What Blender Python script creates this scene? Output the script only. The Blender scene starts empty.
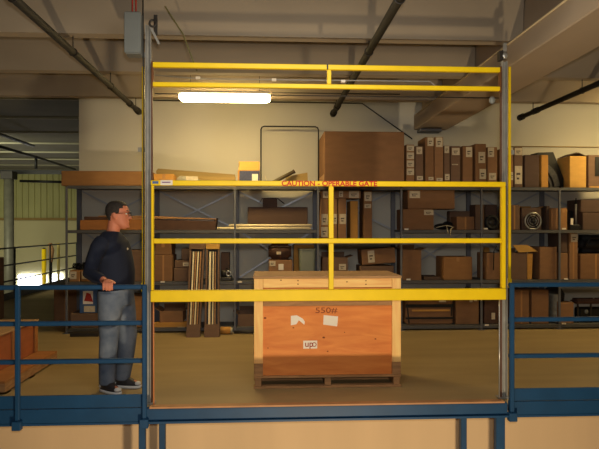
import bpy, bmesh, math, random
from mathutils import Vector, Matrix
random.seed(7)
C = bpy.context.scene.collection
TH = math.radians(3.15); F = 590.0; CZ = 1.53; HY = 228.0
YG = 5.13      # gate plane
YR = 8.73      # rack front
YB = 9.27      # rack rear posts
YW = 9.42      # back wall

def PX(px, Y):
    """world X of an image column on the plane at depth Y"""
    return Y * math.tan(math.atan((px - 299.5) / F) + TH)
def PZ(px, py, Y):
    u = (px - 299.5) / F
    t = Y / (math.cos(TH) - u * math.sin(TH))
    return CZ + (HY - py) * t / F

# ------------------------------------------------------------------ materials
def lin(c):
    return tuple((x / 12.92 if x <= .04045 else ((x + .055) / 1.055) ** 2.4) for x in [v / 255 for v in c])
MATS = {}
def mat(name, rgb, rough=.7, metal=0, var=.12, scale=6, bump=0.0, stretch=(1, 1, 1), emit=None, spec=.4, rgb2=None, dist=0, alpha=None):
    if name in MATS: return MATS[name]
    m = bpy.data.materials.new(name); m.use_nodes = True
    nt = m.node_tree; b = nt.nodes['Principled BSDF']
    c = lin(rgb)
    b.inputs['Roughness'].default_value = rough
    b.inputs['Metallic'].default_value = metal
    b.inputs['Specular IOR Level'].default_value = spec
    tc = nt.nodes.new('ShaderNodeTexCoord'); mp = nt.nodes.new('ShaderNodeMapping')
    mp.inputs['Scale'].default_value = stretch
    nz = nt.nodes.new('ShaderNodeTexNoise'); nz.inputs['Scale'].default_value = scale
    nz.inputs['Detail'].default_value = 5; nz.inputs['Distortion'].default_value = dist
    cr = nt.nodes.new('ShaderNodeValToRGB')
    cr.color_ramp.elements[0].position = .3; cr.color_ramp.elements[1].position = .7
    if rgb2: d = lin(rgb2)
    else: d = tuple(max(0, x * (1 - 2 * var)) for x in c)
    cr.color_ramp.elements[0].color = (*d, 1); cr.color_ramp.elements[1].color = (*c, 1)
    L = nt.links
    L.new(tc.outputs['Object'], mp.inputs['Vector']); L.new(mp.outputs['Vector'], nz.inputs['Vector'])
    L.new(nz.outputs['Fac'], cr.inputs['Fac']); L.new(cr.outputs['Color'], b.inputs['Base Color'])
    if bump:
        bp = nt.nodes.new('ShaderNodeBump'); bp.inputs['Strength'].default_value = bump; bp.inputs['Distance'].default_value = .01
        L.new(nz.outputs['Fac'], bp.inputs['Height']); L.new(bp.outputs['Normal'], b.inputs['Normal'])
    if emit:
        b.inputs['Emission Color'].default_value = (*lin(emit[0]), 1); b.inputs['Emission Strength'].default_value = emit[1]
    MATS[name] = m
    return m
M = {}
M['yellow'] = mat('yellow_paint', (236, 200, 8), .45, var=.04, scale=9)
M['blue'] = mat('blue_paint', (20, 66, 104), .5, var=.1, scale=5)
M['steel'] = mat('galvanised_steel', (150, 148, 142), .5, .15, var=.1, scale=12)
M['rackgrey'] = mat('rack_grey_paint', (104, 106, 114), .55, .2, var=.08)
M['shelfgrey'] = mat('shelf_grey_paint', (90, 90, 92), .6, .2, var=.08)
M['brace'] = mat('brace_steel', (166, 170, 178), .45, .4, var=.05)
M['concrete'] = mat('ceiling_concrete', (160, 146, 126), .9, var=.1, scale=1.6, bump=.25, stretch=(.5, 1, 1))
M['girder'] = mat('girder_concrete', (166, 148, 126), .9, var=.1, scale=1.3, bump=.2, stretch=(1, .4, 1))
M['wall'] = mat('wall_paint', (194, 190, 178), .85, var=.03, scale=.8)
M['lowwall'] = mat('lower_wall_paint', (224, 192, 150), .8, var=.06, scale=1.4, stretch=(1.5, 1, .15))
M['floor'] = mat('mezzanine_floor', (160, 138, 98), .5, var=.1, scale=2.2, stretch=(.35, 1.6, 1), spec=.35)
M['slab'] = mat('lower_slab', (150, 130, 110), .7, var=.1)
M['deck'] = mat('roof_deck', (124, 120, 104), .8, var=.12, scale=1.2, stretch=(.3, 1, 1))
M['seam'] = mat('roof_stem_lit', (170, 166, 140), .7, var=.05)  # paler than the deck: light on the stem bottoms put into the colour
M['cream'] = mat('cream_panel', (214, 206, 160), .7, var=.04, scale=.7)
M['corr'] = mat('corrugated_panel', (190, 188, 128), .6, var=.06, scale=1)
M['black'] = mat('black_paint', (22, 22, 22), .5, var=.15)
M['pipe'] = mat('dark_pipe', (24, 21, 19), .8, 0, var=.15)
M['rubber'] = mat('black_rubber', (26, 26, 28), .7, var=.2, scale=20)
M['grey'] = mat('grey_enclosure', (118, 122, 120), .5, .1, var=.05)
M['white'] = mat('white_paper', (226, 218, 204), .8, var=.04)
M['lab'] = mat('carton_label_paper', (200, 186, 160), .8, var=.1, scale=30)
M['print'] = mat('label_ink', (84, 70, 64), .8, var=.1)
M['red'] = mat('red_lettering', (190, 22, 6), .6, var=.03)
M['redpaint'] = mat('red_paint', (170, 40, 30), .6, var=.05)
M['bluelab'] = mat('blue_label', (70, 100, 150), .6, var=.05)
M['purple'] = mat('purple_ink', (120, 70, 120), .6, var=.05)
cb = [(142, 104, 72), (130, 94, 64), (114, 88, 70), (154, 110, 66), (86, 66, 56), (190, 138, 66), (196, 152, 78)]
for i, c in enumerate(cb): M['cb%d' % i] = mat('cardboard_tone_%d' % i, c, .85, var=.08, scale=5, stretch=(1, 1, 3))
M['cbin'] = mat('cardboard_inner', (92, 64, 44), .9, var=.1)
M['tape'] = mat('brown_tape', (168, 122, 76), .4, var=.05)
M['ply'] = mat('orange_plywood', (218, 136, 62), .6, scale=3.2, stretch=(.6, 1, 3.5), dist=1.2, rgb2=(196, 108, 42), bump=.03)
M['plydark'] = mat('lid_plywood', (176, 138, 96), .8, var=.12, scale=5, stretch=(.5, 2, 2), dist=1)
M['pine'] = mat('pine_board', (242, 206, 130), .7, scale=5, stretch=(.5, 1, 5), dist=.8, rgb2=(228, 172, 104))
M['pinev'] = mat('pine_post', (238, 202, 128), .7, scale=5, stretch=(5, 1, .5), dist=.8, rgb2=(226, 168, 102))
M['pinedk'] = mat('weathered_board', (172, 128, 84), .8, scale=6, stretch=(.6, 1, 5), dist=.8, var=.2)
M['knot'] = mat('wood_knot', (128, 66, 26), .8, var=.2)
M['lumber'] = mat('lumber', (166, 108, 56), .75, scale=5, stretch=(.3, 2, 4), var=.1)
M['tube'] = mat('cardboard_tube', (232, 216, 176), .7, var=.05)
M['tan'] = mat('tan_board', (168, 140, 84), .8, var=.1, stretch=(.3, 1, 3))
M['plastic'] = mat('clear_plastic', (170, 166, 150), .25, var=.2, scale=14, spec=.6)
M['tote'] = mat('grey_tote', (120, 126, 112), .5, var=.06)
M['bag'] = mat('brown_canvas', (84, 58, 46), .8, var=.15, scale=14)
M['metaldk'] = mat('dark_metal', (60, 56, 52), .5, .4, var=.15)
M['silver'] = mat('silver_metal', (176, 176, 172), .3, .6, var=.08)
M['skin'] = mat('skin', (206, 128, 98), .55, var=.07, scale=9)
M['hair'] = mat('dark_grey_hair', (52, 46, 42), .8, var=.25, scale=50, bump=.4)
M['shirt'] = mat('navy_jersey', (24, 31, 50), .9, var=.12, scale=7, bump=.2)
M['jeans'] = mat('faded_denim', (124, 132, 144), .9, var=.16, scale=5, bump=.25, rgb2=(64, 78, 100))
M['shoe'] = mat('shoe_dark_leather', (50, 48, 52), .5, var=.2, scale=14)
M['shoewhite'] = mat('shoe_white_leather', (212, 214, 216), .4, var=.06)
M['lamp'] = mat('lamp_diffuser', (255, 250, 230), .4, var=0, emit=((255, 222, 150), 58))
M['day'] = mat('daylight_opening', (255, 255, 255), .4, var=0, emit=((240, 243, 255), 9))

# ------------------------------------------------------------------ mesh builder
class MB:
    def __init__(s): s.bm = bmesh.new()
    def box(s, x0, x1, y0, y1, z0, z1, bev=0, rot=None, seg=1):
        b = bmesh.new(); bmesh.ops.create_cube(b, size=1)
        c = Vector(((x0 + x1) / 2, (y0 + y1) / 2, (z0 + z1) / 2))
        for v in b.verts: v.co = Vector((v.co.x * abs(x1 - x0), v.co.y * abs(y1 - y0), v.co.z * abs(z1 - z0)))
        if bev: bmesh.ops.bevel(b, geom=b.edges[:], offset=min(bev, .45 * min(abs(x1 - x0), abs(y1 - y0), abs(z1 - z0))), segments=seg, affect='EDGES')
        if rot: b.transform(rot)
        b.transform(Matrix.Translation(c)); s._add(b); return s
    def _add(s, b):
        me = bpy.data.meshes.new('t'); b.to_mesh(me); b.free(); s.bm.from_mesh(me); bpy.data.meshes.remove(me)
    def obox(s, p, q, w, h, bev=0):
        """bar from p to q with section w x h"""
        p = Vector(p); q = Vector(q); d = q - p; b = bmesh.new(); bmesh.ops.create_cube(b, size=1)
        for v in b.verts: v.co = Vector((v.co.x * w, v.co.y * h, v.co.z * d.length))
        if bev: bmesh.ops.bevel(b, geom=b.edges[:], offset=bev, segments=1, affect='EDGES')
        b.transform(Matrix.Translation((p + q) / 2) @ d.to_track_quat('Z', 'Y').to_matrix().to_4x4()); s._add(b); return s
    def tube(s, pts, r, n=10, cap=True, sy=1):
        rr = r if isinstance(r, (list, tuple)) else [r] * len(pts)
        pts = [Vector(p) for p in pts]; rings = []
        up = None
        for i, p in enumerate(pts):
            d = (pts[min(i + 1, len(pts) - 1)] - pts[max(i - 1, 0)]).normalized()
            if up is None:
                a = Vector((0, 0, 1)) if abs(d.z) < .9 else Vector((1, 0, 0)); u = d.cross(a).normalized()
            else: u = (up - d * up.dot(d)).normalized()
            up = u; w = d.cross(u)
            rings.append([s.bm.verts.new(p + (u * math.cos(2 * math.pi * k / n) + w * sy * math.sin(2 * math.pi * k / n)) * rr[i]) for k in range(n)])
        for a, b in zip(rings, rings[1:]):
            for k in range(n): s.bm.faces.new((a[k], a[(k + 1) % n], b[(k + 1) % n], b[k]))
        if cap:
            s.bm.faces.new(rings[0][::-1]); s.bm.faces.new(rings[-1])
        return s
    def rings(s, rs, n=20, p=2.0):
        """rs: list of (cx, cy, z, rx, ry, yaw) horizontal super-ellipse rings, bottom to top"""
        out = []
        for cx, cy, z, rx, ry, yw in rs:
            r = []
            for k in range(n):
                a = 2 * math.pi * k / n; ca, sa = math.cos(a), math.sin(a)
                x = rx * math.copysign(abs(ca) ** (2 / p), ca); y = ry * math.copysign(abs(sa) ** (2 / p), sa)
                r.append(s.bm.verts.new((cx + x * math.cos(yw) - y * math.sin(yw), cy + x * math.sin(yw) + y * math.cos(yw), z)))
            out.append(r)
        for a, b in zip(out, out[1:]):
            for k in range(n): s.bm.faces.new((a[k], a[(k + 1) % n], b[(k + 1) % n], b[k]))
        s.bm.faces.new(out[0][::-1]); s.bm.faces.new(out[-1]); return s
    def ell(s, c, r, n=16, rot=None):
        b = bmesh.new(); bmesh.ops.create_uvsphere(b, u_segments=n, v_segments=max(6, n // 2 + 2), radius=1)
        for v in b.verts: v.co = Vector((v.co.x * r[0], v.co.y * r[1], v.co.z * r[2]))
        if rot: b.transform(rot)
        b.transform(Matrix.Translation(c)); s._add(b); return s
    def poly(s, pts, y0, y1):
        """outline in XZ extruded along Y"""
        a = [s.bm.verts.new((x, y0, z)) for x, z in pts]; b = [s.bm.verts.new((x, y1, z)) for x, z in pts]
        s.bm.faces.new(a); s.bm.faces.new(b[::-1])
        for i in range(len(pts)):
            j = (i + 1) % len(pts); s.bm.faces.new((a[j], a[i], b[i], b[j]))
        return s
    def torus(s, c, R, r, axis='Y', n=28, m=10, sw=1):
        pts = []
        for i in range(n):
            a = 2 * math.pi * i / n; ring = []
            for j in range(m):
                t = 2 * math.pi * j / m; rad = R + r * math.cos(t); w = r * sw * math.sin(t)
                v = (rad * math.cos(a), w, rad * math.sin(a)) if axis == 'Y' else (w, rad * math.cos(a), rad * math.sin(a))
                ring.append(s.bm.verts.new(Vector(c) + Vector(v)))
            pts.append(ring)
        for i in range(n):
            for j in range(m):
                s.bm.faces.new((pts[i][j], pts[(i + 1) % n][j], pts[(i + 1) % n][(j + 1) % m], pts[i][(j + 1) % m]))
        return s
    def build(s, name, m, parent=None, smooth=False):
        bmesh.ops.recalc_face_normals(s.bm, faces=s.bm.faces[:])
        me = bpy.data.meshes.new(name); s.bm.to_mesh(me); s.bm.free()
        me.materials.append(m)
        if smooth:
            for p in me.polygons: p.use_smooth = True
        o = bpy.data.objects.new(name, me); C.objects.link(o)
        if parent:
            # geometry is given in world space: cancel the parent's transform
            mw = Matrix.Identity(4); q = parent
            while q: mw = q.matrix_basis @ mw; q = q.parent
            me.transform(mw.inverted()); o.parent = parent
        return o
def recenter(o, loc):
    o.data.transform(Matrix.Translation(-Vector(loc))); o.location = loc; return o
def tag(o, label, cat, group=None, kind=None):
    o['label'] = label; o['category'] = cat
    if group: o['group'] = group
    if kind: o['kind'] = kind
    return o
def thing(name, loc, label, cat, group=None):
    o = bpy.data.objects.new(name, None); C.objects.link(o); o.location = loc; o.empty_display_size = .1
    return tag(o, label, cat, group)
def struct(name, mb, m, smooth=False):
    o = mb.build(name, m, None, smooth); o['kind'] = 'structure'; return o
def text(name, s, size, loc, m, parent, ext=.0015, rotx=math.pi / 2, wid=None, off=0, rz=0):
    cu = bpy.data.curves.new(name, 'FONT'); cu.body = s; cu.size = size; cu.extrude = ext; cu.offset = off
    cu.align_x = 'CENTER'; cu.align_y = 'CENTER'
    t = bpy.data.objects.new(name, cu); C.objects.link(t)
    bpy.context.view_layer.update()
    me = bpy.data.meshes.new_from_object(t.evaluated_get(bpy.context.evaluated_depsgraph_get()))
    C.objects.unlink(t); bpy.data.objects.remove(t)
    if wid:
        w = max(v.co.x for v in me.vertices) - min(v.co.x for v in me.vertices)
        me.transform(Matrix.Diagonal((wid / w, 1, 1, 1)))
    me.transform(Matrix.Translation(loc) @ Matrix.Rotation(rotx, 4, 'X') @ Matrix.Rotation(rz, 4, 'Z'))
    me.materials.clear(); me.materials.append(m)
    o = bpy.data.objects.new(name, me); C.objects.link(o)
    mw = Matrix.Identity(4); q = parent
    while q: mw = q.matrix_basis @ mw; q = q.parent
    me.transform(mw.inverted()); o.parent = parent
    return o

# ------------------------------------------------------------------ setting
XWL = PX(79, YW)          # left end of back wall
struct('wall_back', MB().box(XWL, 8, YW, YW + .25, -3.2, 4.2), M['wall'])
struct('wall_inner', MB().box(XWL, XWL + .25, YW + .26, 17.6, -3.2, 4.2), M['wall'])
struct('floor', MB().box(-5.5, 8, YG + .03, YW - .002, -.1, 0).box(-5.5, XWL - .002, YW - .002, 17.6, -.1, 0), M['floor'])
struct('floor_lower', MB().box(-16, 8, -6, 26, -3.3, -3.2), M['slab'])
struct('wall_lower', MB().box(-5.4, 8, 5.75, 5.9, -3.2, -.13), M['lowwall'])
struct('wall_right', MB().box(8, 8.2, -6, YW + .25, -3.2, 4.5), M['wall'])
struct('wall_left', MB().box(-16.2, -16, -6, 26, -3.2, 4.5), M['cream'])
struct('wall_front', MB().box(-16, 8, -6.2, -6, -3.2, 4.5), M['wall'])
# precast double tees
stems = MB(); y = 8.36
ys = []
while y > -6: ys.append(y); y -= 1.335
GX0, GX1 = PX(414, 9.4), PX(446, 9.4)
for i, y in enumerate(ys):
    for (a, b) in ((-16, GX0 + .12), (GX1 - .12, 8)):
        w = .07
        pr = [(y - w, 3.35), (y + w, 3.35), (y + w + .045, 3.95), (y - w - .045, 3.95)]
        va = [stems.bm.verts.new((a, p[0], p[1])) for p in pr]; vb = [stems.bm.verts.new((b, p[0], p[1])) for p in pr]
        stems.bm.faces.new(va); stems.bm.faces.new(vb[::-1])
        for k in range(4):
            j = (k + 1) % 4; stems.bm.faces.new((va[j], va[k], vb[k], vb[j]))
struct('trim_ceiling_stems', stems, M['concrete'])
struct('ceiling', MB().box(-16, 8, -6, YW + .02, 3.95, 4.15), M['concrete'])
struct('ceiling_girder', MB().box(GX0, GX1, -6, YW - .01, 3.11, 3.35, .01).box(GX0 + .13, GX1 - .13, -6, YW - .01, 3.35, 3.95), M['girder'])
# corbel pad under girder end
struct('trim_girder_pad', MB().box(GX0 + .05, GX1 - .12, YW - .2, YW - .005, 3.06, 3.11, .01), M['rackgrey'])
# far bay
struct('ceiling_far_bay', MB().box(-16, XWL, YW + .02, 26, 3.83, 3.95), M['deck'])
pm = MB(); y = 10.6
while y < 25: pm.box(-16, XWL - .01, y, y + .05, 3.79, 3.83); y += 1.88
struct('trim_roof_stems', pm, M['seam'])
struct('wall_far', MB().box(-16, XWL, 24.2, 24.4, -3.2, 1.9), M['cream'])
cm = MB(); x = -16.0; pts = []
while x < XWL:
    pts += [(x, 24.2), (x + .12, 24.2), (x + .15, 24.14), (x + .21, 24.14)]; x += .24
va = [cm.bm.verts.new((p[0], p[1], 1.9)) for p in pts]; vb = [cm.bm.verts.new((p[0], p[1], 3.83)) for p in pts]
for i in range(len(pts) - 1): cm.bm.faces.new((va[i], va[i + 1], vb[i + 1], vb[i]))
co = struct('wall_far_corrugated', cm, M['corr'])
sd = co.modifiers.new('solid', 'SOLIDIFY'); sd.thickness = .02
struct('trim_far_wall_band', MB().box(-16, XWL, 24.06, 24.13, 1.84, 1.94), M['tan'])
struct('window_1', MB().box(PX(18, 24.1), PX(45, 24.1), 24.12, 24.18, -1.6, PZ(30, 275, 24.1)), M['day'])
struct('window_2', MB().box(PX(51.5, 24.1), PX(62, 24.1), 24.12, 24.18, -1.6, PZ(56, 274, 24.1)), M['day'])

# ------------------------------------------------------------------ mezzanine edge: beams, posts and rails
eb = thing('mezzanine_edge_beam', (.55, YG, -.11), 'long blue steel edge beam under the open gate bay', 'beam')
MB().box(-1.03, 2.12, YG - .035, YG + .028, -.115, -.012, .004).build('beam_web', M['blue'], eb)
MB().box(-1.03, 2.12, YG - .06, YG + .028, -.135, -.117).build('lower_flange', M['blue'], eb)
MB().box(-1.0, 2.09, YG - .045, YG + .028, -.010, 0.004).build('floor_edge_strip', mat('wood_strip', (186, 136, 92), .6), eb)
for i, (px, lab, dy) in enumerate(((142.5, 'blue support column under the left guardrail post', 0), (162.5, 'blue support column under the left end of the gate opening', .2),
                      (463, 'blue support column left of the right gate post', .2), (499.5, 'thick blue support column directly under the right gate post', 0))):
    Y = YG + dy + .03; x = PX(px, Y); w = .027 if i != 3 else .04
    o = thing('support_column', (x, Y, -3.2), lab, 'column', 'blue columns under the platform')
    top = -.137 if dy == 0 else -.102
    MB().box(x - w, x + w, Y - .03, Y + .03, -3.18, top - .012, .004).build('column_shaft', M['blue'], o)
    MB().box(x - w - .03, x + w + .03, Y - .035 if dy == 0 else Y - .05, Y + .05, top - .011, top).build('cap_plate', M['blue'], o)
    MB().box(x - .09, x + .09, Y - .09, Y + .09, -3.2, -3.18).build('base_plate', M['blue'], o)

def guardrail(xa, xb, posts, label, Yp=YG):
    o = thing('guardrail', ((xa + xb) / 2, Yp, 0), label, 'guardrail', 'blue guardrails beside the gate')
    for z in (1.025, .717, .393):
        MB().box(xa, xb, Yp - .02, Yp + .02, z - .019, z + .019, .006).build('rail', M['blue'], o)
    for x in posts:
        MB().box(x - .019, x + .019, Yp - .065, Yp - .027, -.14, 1.047, .006).build('rail_post', M['blue'], o)
    MB().box(xa, xb, Yp - .018, Yp - .008, .0, .108).build('toe_plate', M['blue'], o)
    MB().box(xa, xb, Yp - .024, Yp + .026, -.125, -.006, .003).box(xa, xb, Yp - .026, Yp + .026, -.145, -.126).build('edge_channel', M['blue'], o)
    for x in posts:
        MB().box(x - .036, x + .036, Yp - .085, Yp - .028, -.165, -.09, .004).build('post_bracket', M['blue'], o)
    return o
guardrail(PX(-60, YG), PX(147, YG) - .005, [PX(17.5, YG - .05), PX(144.5, YG - .05)], 'blue steel guardrail the man holds, left of the gate')
guardrail(PX(509, YG), 7.9, [PX(512, YG - .05), PX(690, YG - .05)], 'blue steel guardrail right of the gate')

# ------------------------------------------------------------------ the gate
GXL, GXR = PX(149, YG), PX(503.5, YG)
def gate_post(px, Y, ztop, label, seam):
    x = PX(px, Y); o = thing('gate_post', (x, Y, 0), label, 'post')
    MB().box(x - .024, x + .024, Y + .015, Y + .021, .006, ztop).box(x - .024, x - .018, Y - .02, Y + .015, .006, ztop).box(x + .018, x + .024, Y - .02, Y + .015, .006, ztop).build('channel', M['steel'], o)
    MB().box(x - .06, x + .06, Y - .035, Y + .05, 0.005, .012).build('foot_plate', M['steel'], o)
    MB().box(x + seam * .03 - .006, x + seam * .03 + .006, Y - .01, Y + .01, .014, min(ztop, 2.98)).build('guide_strip', mat('rust_strip', (96, 62, 44), .6), o)
    return o
PLt = gate_post(148.5, YG + .07, 3.3, 'grey steel gate post on the left, carrying the electrical box', 1)
PRt = gate_post(504, YG + .07, 3.03, 'grey steel gate post on the right, with a pulley on its head', -1)
# electrical box
bx0, bx1 = PX(126, YG), PX(141.5, YG)
eo = thing('electrical_box', ((bx0 + bx1) / 2, YG, 2.9), 'grey metal electrical box at the top of the left gate post', 'electrical box')
MB().box(bx0, bx1, YG - .04, YG + .1, PZ(134, 55, YG), PZ(134, 13, YG), .005).build('enclosure', M['grey'], eo)
MB().box(bx0 - .004, bx1 + .004, YG - .052, YG - .041, PZ(134, 54, YG), PZ(134, 14, YG), .003).build('cover', M['grey'], eo)
MB().box(bx1 + .001, PX(146, YG + .1) , YG + .075, YG + .095, 3.02, 3.06).build('mounting_bracket', M['steel'], eo)
for dx in (.03, .06):
    MB().tube([(bx0 + dx + .02, YG + .02, PZ(134, 13, YG)), (bx0 + dx + .02, YG + .02, 3.5), (bx0 + dx + .04, YG + .05, 3.94)], .006).build('wire', M['redpaint'], eo)
xb = PX(143, YG + .05)
o = MB().tube([(xb, YG + .05, 3.94), (xb + .0, YG + .05, 3.3), (xb + .008, YG + .05, 2.6), (xb + .004, YG + .05, 1.3), (xb + .004, YG + .05, .5)], .006).build('power_cable', M['black'])
tag(recenter(o, (xb, YG, .5)), 'black cable running down beside the left gate post from the electrical box', 'cable')
o = thing('motor_bracket', (PX(155, YG), YG + .02, 3.3), 'small rusty pulley bracket right of the electrical box', 'bracket')
xq = PX(155, YG)
MB().obox((xq - .045, YG + .03, 3.27), (xq + .03, YG + .03, 3.12), .03, .02).build('arm', M['steel'], o)
MB().obox((xq, YG + .03, 3.37), (xq, YG + .03, 3.19), .03, .02).build('hook_plate', M['metaldk'], o)
MB().torus((xq - .02, YG + .005, 3.29), .028, .009).build('pulley_wheel', M['metaldk'], o, True)

# yellow edge guides
for px, lo, lab in ((143.3, .97, 'thin yellow vertical guide tube left of the left gate post'), (509.5, .99, 'thin yellow vertical guide tube right of the right gate post')):
    x = PX(px, YG + .12)
    o = thing('guide_tube', (x, YG + .12, lo), lab, 'guide tube')
    MB().box(x - .011, x + .011, YG + .11, YG + .13, .0 + lo, PZ(px, 63, YG), .003).build('tube', M['yellow'], o)
    MB().box(x - .017, x + .017, YG + .105, YG + .135, lo - .0, lo + .08, .003).build('foot', M['yellow'], o)
    MB().box(x - .05 if px < 300 else x - .06, x + .05, YG + .131, YG + .14, 2.2, 2.24).build('bracket', M['steel'], o)

# header frame (fixed)
Yh = YG + .0
hd = thing('gate_header', (.55, Yh, 2.7), 'yellow tubular header frame across the top of the gate, two rails', 'gate header')
hz1, hz0 = PZ(152, 65, Yh), PZ(152, 84.5, Yh)
MB().box(PX(153, Yh), PX(499.5, Yh), Yh - .022, Yh + .022, hz1 - .022, hz1 + .022, .005).build('top_rail', M['yellow'], hd)
MB().box(PX(153, Yh), PX(499.5, Yh), Yh - .02, Yh + .02, hz0 - .019, hz0 + .019, .005).build('bottom_rail', M['yellow'], hd)
xm = PX(329, Yh)
MB().box(xm - .018, xm + .018, Yh - .018, Yh + .018, hz0 + .02, hz1 - .0225, .004).build('middle_stile', M['yellow'], hd)
for px in (152.8, 499.8):
    x = PX(px, Yh); MB().box(x - .009, x + .009, Yh - .012, Yh + .012, hz0 - .03, hz1 + .03).build('end_stile', mat('rust_brown', (110, 66, 30), .6), hd)
MB().box(PX(326.5, Yh), PX(328, Yh), Yh - .0235, Yh - .0225, hz1 - .022, hz1 + .022).build('joint', M['black'], hd)
# lift shaft behind header
ls = thing('lift_shaft', (.55, YG + .09, 2.83), 'thin steel lift cable and clips behind the yellow gate header', 'cable')
MB().tube([(PX(153, YG + .1), YG + .1, PZ(153, 72, YG)), (PX(200, YG + .1), YG + .1, PZ(200, 76, YG)), (PX(430, YG + .1), YG + .1, PZ(430, 78.5, YG)), (PX(436, YG + .1), YG + .1, PZ(436, 84, YG))], .005).build('cable', M['steel'], ls, True)
MB().tube([(PX(155, YG + .1), YG + .1, PZ(155, 91, YG)), (PX(499, YG + .1), YG + .1, PZ(499, 95.5, YG))], .005).build('lower_cable', M['metaldk'], ls, True)
for px, py in ((198, 75), (274, 77), (343, 78.5)):
    x = PX(px, YG + .1); MB().box(x - .02, x + .02, YG + .085, YG + .115, PZ(px, py + 1.3, YG), PZ(px, py - 1.3, YG), .003).build('clip', M['white'], ls)
# pulley head on right post
pr = thing('pulley_assembly', (PX(507, YG), YG + .07, 3.03), 'steel pulley assembly on the head of the right gate post', 'pulley')
x = PX(507, YG)
MB().box(x - .05, x - .015, YG + .04, YG + .1, 3.032, 3.12, .004).build('bracket', M['metaldk'], pr)
MB().ell((x, YG + .05, 3.075), (.028, .02, .03)).build('pulley_wheel', M['silver'], pr, True)
MB().box(x - .012, x + .018, YG + .04, YG + .07, 3.11, 3.19, .004).build('hook', M['silver'], pr)
jb = MB().ell((PX(496, YG), YG + .09, PZ(496, 98, YG)), (.028, .025, .035)).build('mounted_knob', M['grey'], None, True)
tag(recenter(jb, (PX(496, YG), YG + .09, PZ(496, 98, YG))), 'small round grey fitting beside the right gate post below the header', 'fitting')
rp = MB().tube([(PX(499.5, YG), YG, .96), (PX(499.3, YG), YG + .0, .012)], .006).build('pull_rope', M['silver'], None, True)
tag(recenter(rp, (PX(499.5, YG), YG, .012)), 'thin pale rope hanging from the gate beside the right gate post', 'rope')
rp = MB().tube([(PX(153.4, YG), YG, .9), (PX(153.8, YG), YG, .012)], .006).build('pull_rope', mat('orange_rope', (206, 130, 80), .7), None, True)
tag(recenter(rp, (PX(153.4, YG), YG, .012)), 'thin orange rope hanging from the gate beside the left gate post', 'rope')
dr = MB().tube([(PX(165, 5.3), 5.3, 3.5), (PX(183, 5.25), 5.25, PZ(183, 34, 5.25)), (PX(197, 5.23), 5.23, hz1 - .02)], .006).build('hanger_wire', mat('olive_wire', (110, 104, 60), .6))
tag(recenter(dr, (PX(165, 5.3), 5.3, 3.4)), 'thin slanting wire from the ceiling to the gate header', 'wire')

# the operable gate frame
Yg = YG - .0
gt = thing('operable_gate', (.55, Yg, .9), 'raised yellow safety gate frame with red caution lettering', 'gate')
zt, zm, zb = PZ(153, 183, Yg), PZ(153, 241, Yg), PZ(153, 296, Yg)
xl, xr = PX(151, Yg), PX(505, Yg)
# height trimmed
MB().box(xl, xr, Yg - .024, Yg + .024, zt - .022, zt + .022, .005).build('top_rail', M['yellow'], gt)
MB().box(xl + .0245, xr - .0365, Yg - .021, Yg + .021, zm - .021, zm + .021, .005).build('middle_rail', M['yellow'], gt)
MB().box(xl, xr, Yg - .03, Yg + .03, zb - .049, zb + .049, .005).build('bottom_rail', M['yellow'], gt)
for a, b in ((xl + .004, xl + .024), (xr - .036, xr)):
    MB().box(a, b, Yg - .022, Yg + .022, zb + .0495, zt - .0225, .004).build('side_stile', M['yellow'], gt)
xm = PX(331, Yg)
for a, b in ((zb + .0495, zm - .0225), (zm + .0225, zt - .0225)):
    MB().box(xm - .021, xm + .021, Yg - .022, Yg + .022, a, b, .004).build('centre_stile', M['yellow'], gt)
tr = [c for c in gt.children if c.name.startswith('top_rail')][0]
w = PX(376.5, Yg) - PX(281.5, Yg)
text('caution_lettering', 'CAUTION - OPERABLE GATE', .062, ((PX(376.5, Yg) + PX(281.5, Yg)) / 2, Yg - .0255, zt - .002), M['red'], tr, wid=w, off=.0016)
MB().box(PX(161, Yg), PX(173, Yg), Yg - .0265, Yg - .0245, zt - .02, zt + .023).build('white_sticker', M['white'], tr)
MB().box(PX(153, Yg), PX(159, Yg), Yg - .0265, Yg - .0245, zt - .008, zt + .014).build('blue_sticker', M['bluelab'], tr)
ws = [c for c in tr.children if c.name.startswith('white_st')][0]
MB().box(PX(162.5, Yg), PX(171, Yg), Yg - .028, Yg - .0265, zt + .000, zt + .009).build('print', M['purple'], ws)

# ------------------------------------------------------------------ big plywood crate
Yc = 5.62; cx0, cx1 = PX(254, Yc), PX(401, Yc); D = .66
def cz(py): return PZ(327, py, Yc)
cr = thing('shipping_crate', ((cx0 + cx1) / 2, Yc + D / 2, 0), 'large orange plywood shipping crate on the platform behind the gate', 'crate')
ztop = cz(276)
for (a, b) in ((Yc, Yc + .09), (Yc + .29, Yc + .37), (Yc + D - .09, Yc + D)):
    MB().box(cx0 - .005, cx1 + .005, a, b, 0, .022, .003).build('bottom_board', M['pinedk'], cr)
for x in (cx0 + .04, (cx0 + cx1) / 2, cx1 - .04):
    MB().box(x - .03, x + .03, Yc + .01, Yc + D - .01, .0225, .098, .003).build('runner', M['pinedk'], cr)
MB().box(cx0, cx1, Yc, Yc + D, .0985, .12, .002).build('pallet_deck', M['pinedk'], cr)
ztp = ztop - .022
MB().box(cx0 + .03, cx1 - .03, Yc + .03, Yc + .042, .1205, ztp - .001).build('front_panel', M['ply'], cr)
MB().box(cx0 + .03, cx1 - .03, Yc + D - .042, Yc + D - .03, .1205, ztp - .001).build('back_panel', M['ply'], cr)
for x in (cx0 + .012, cx1 - .024):
    MB().box(x, x + .012, Yc + .043, Yc + D - .043, .1205, ztp - .001).build('side_panel', M['ply'], cr)
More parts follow.
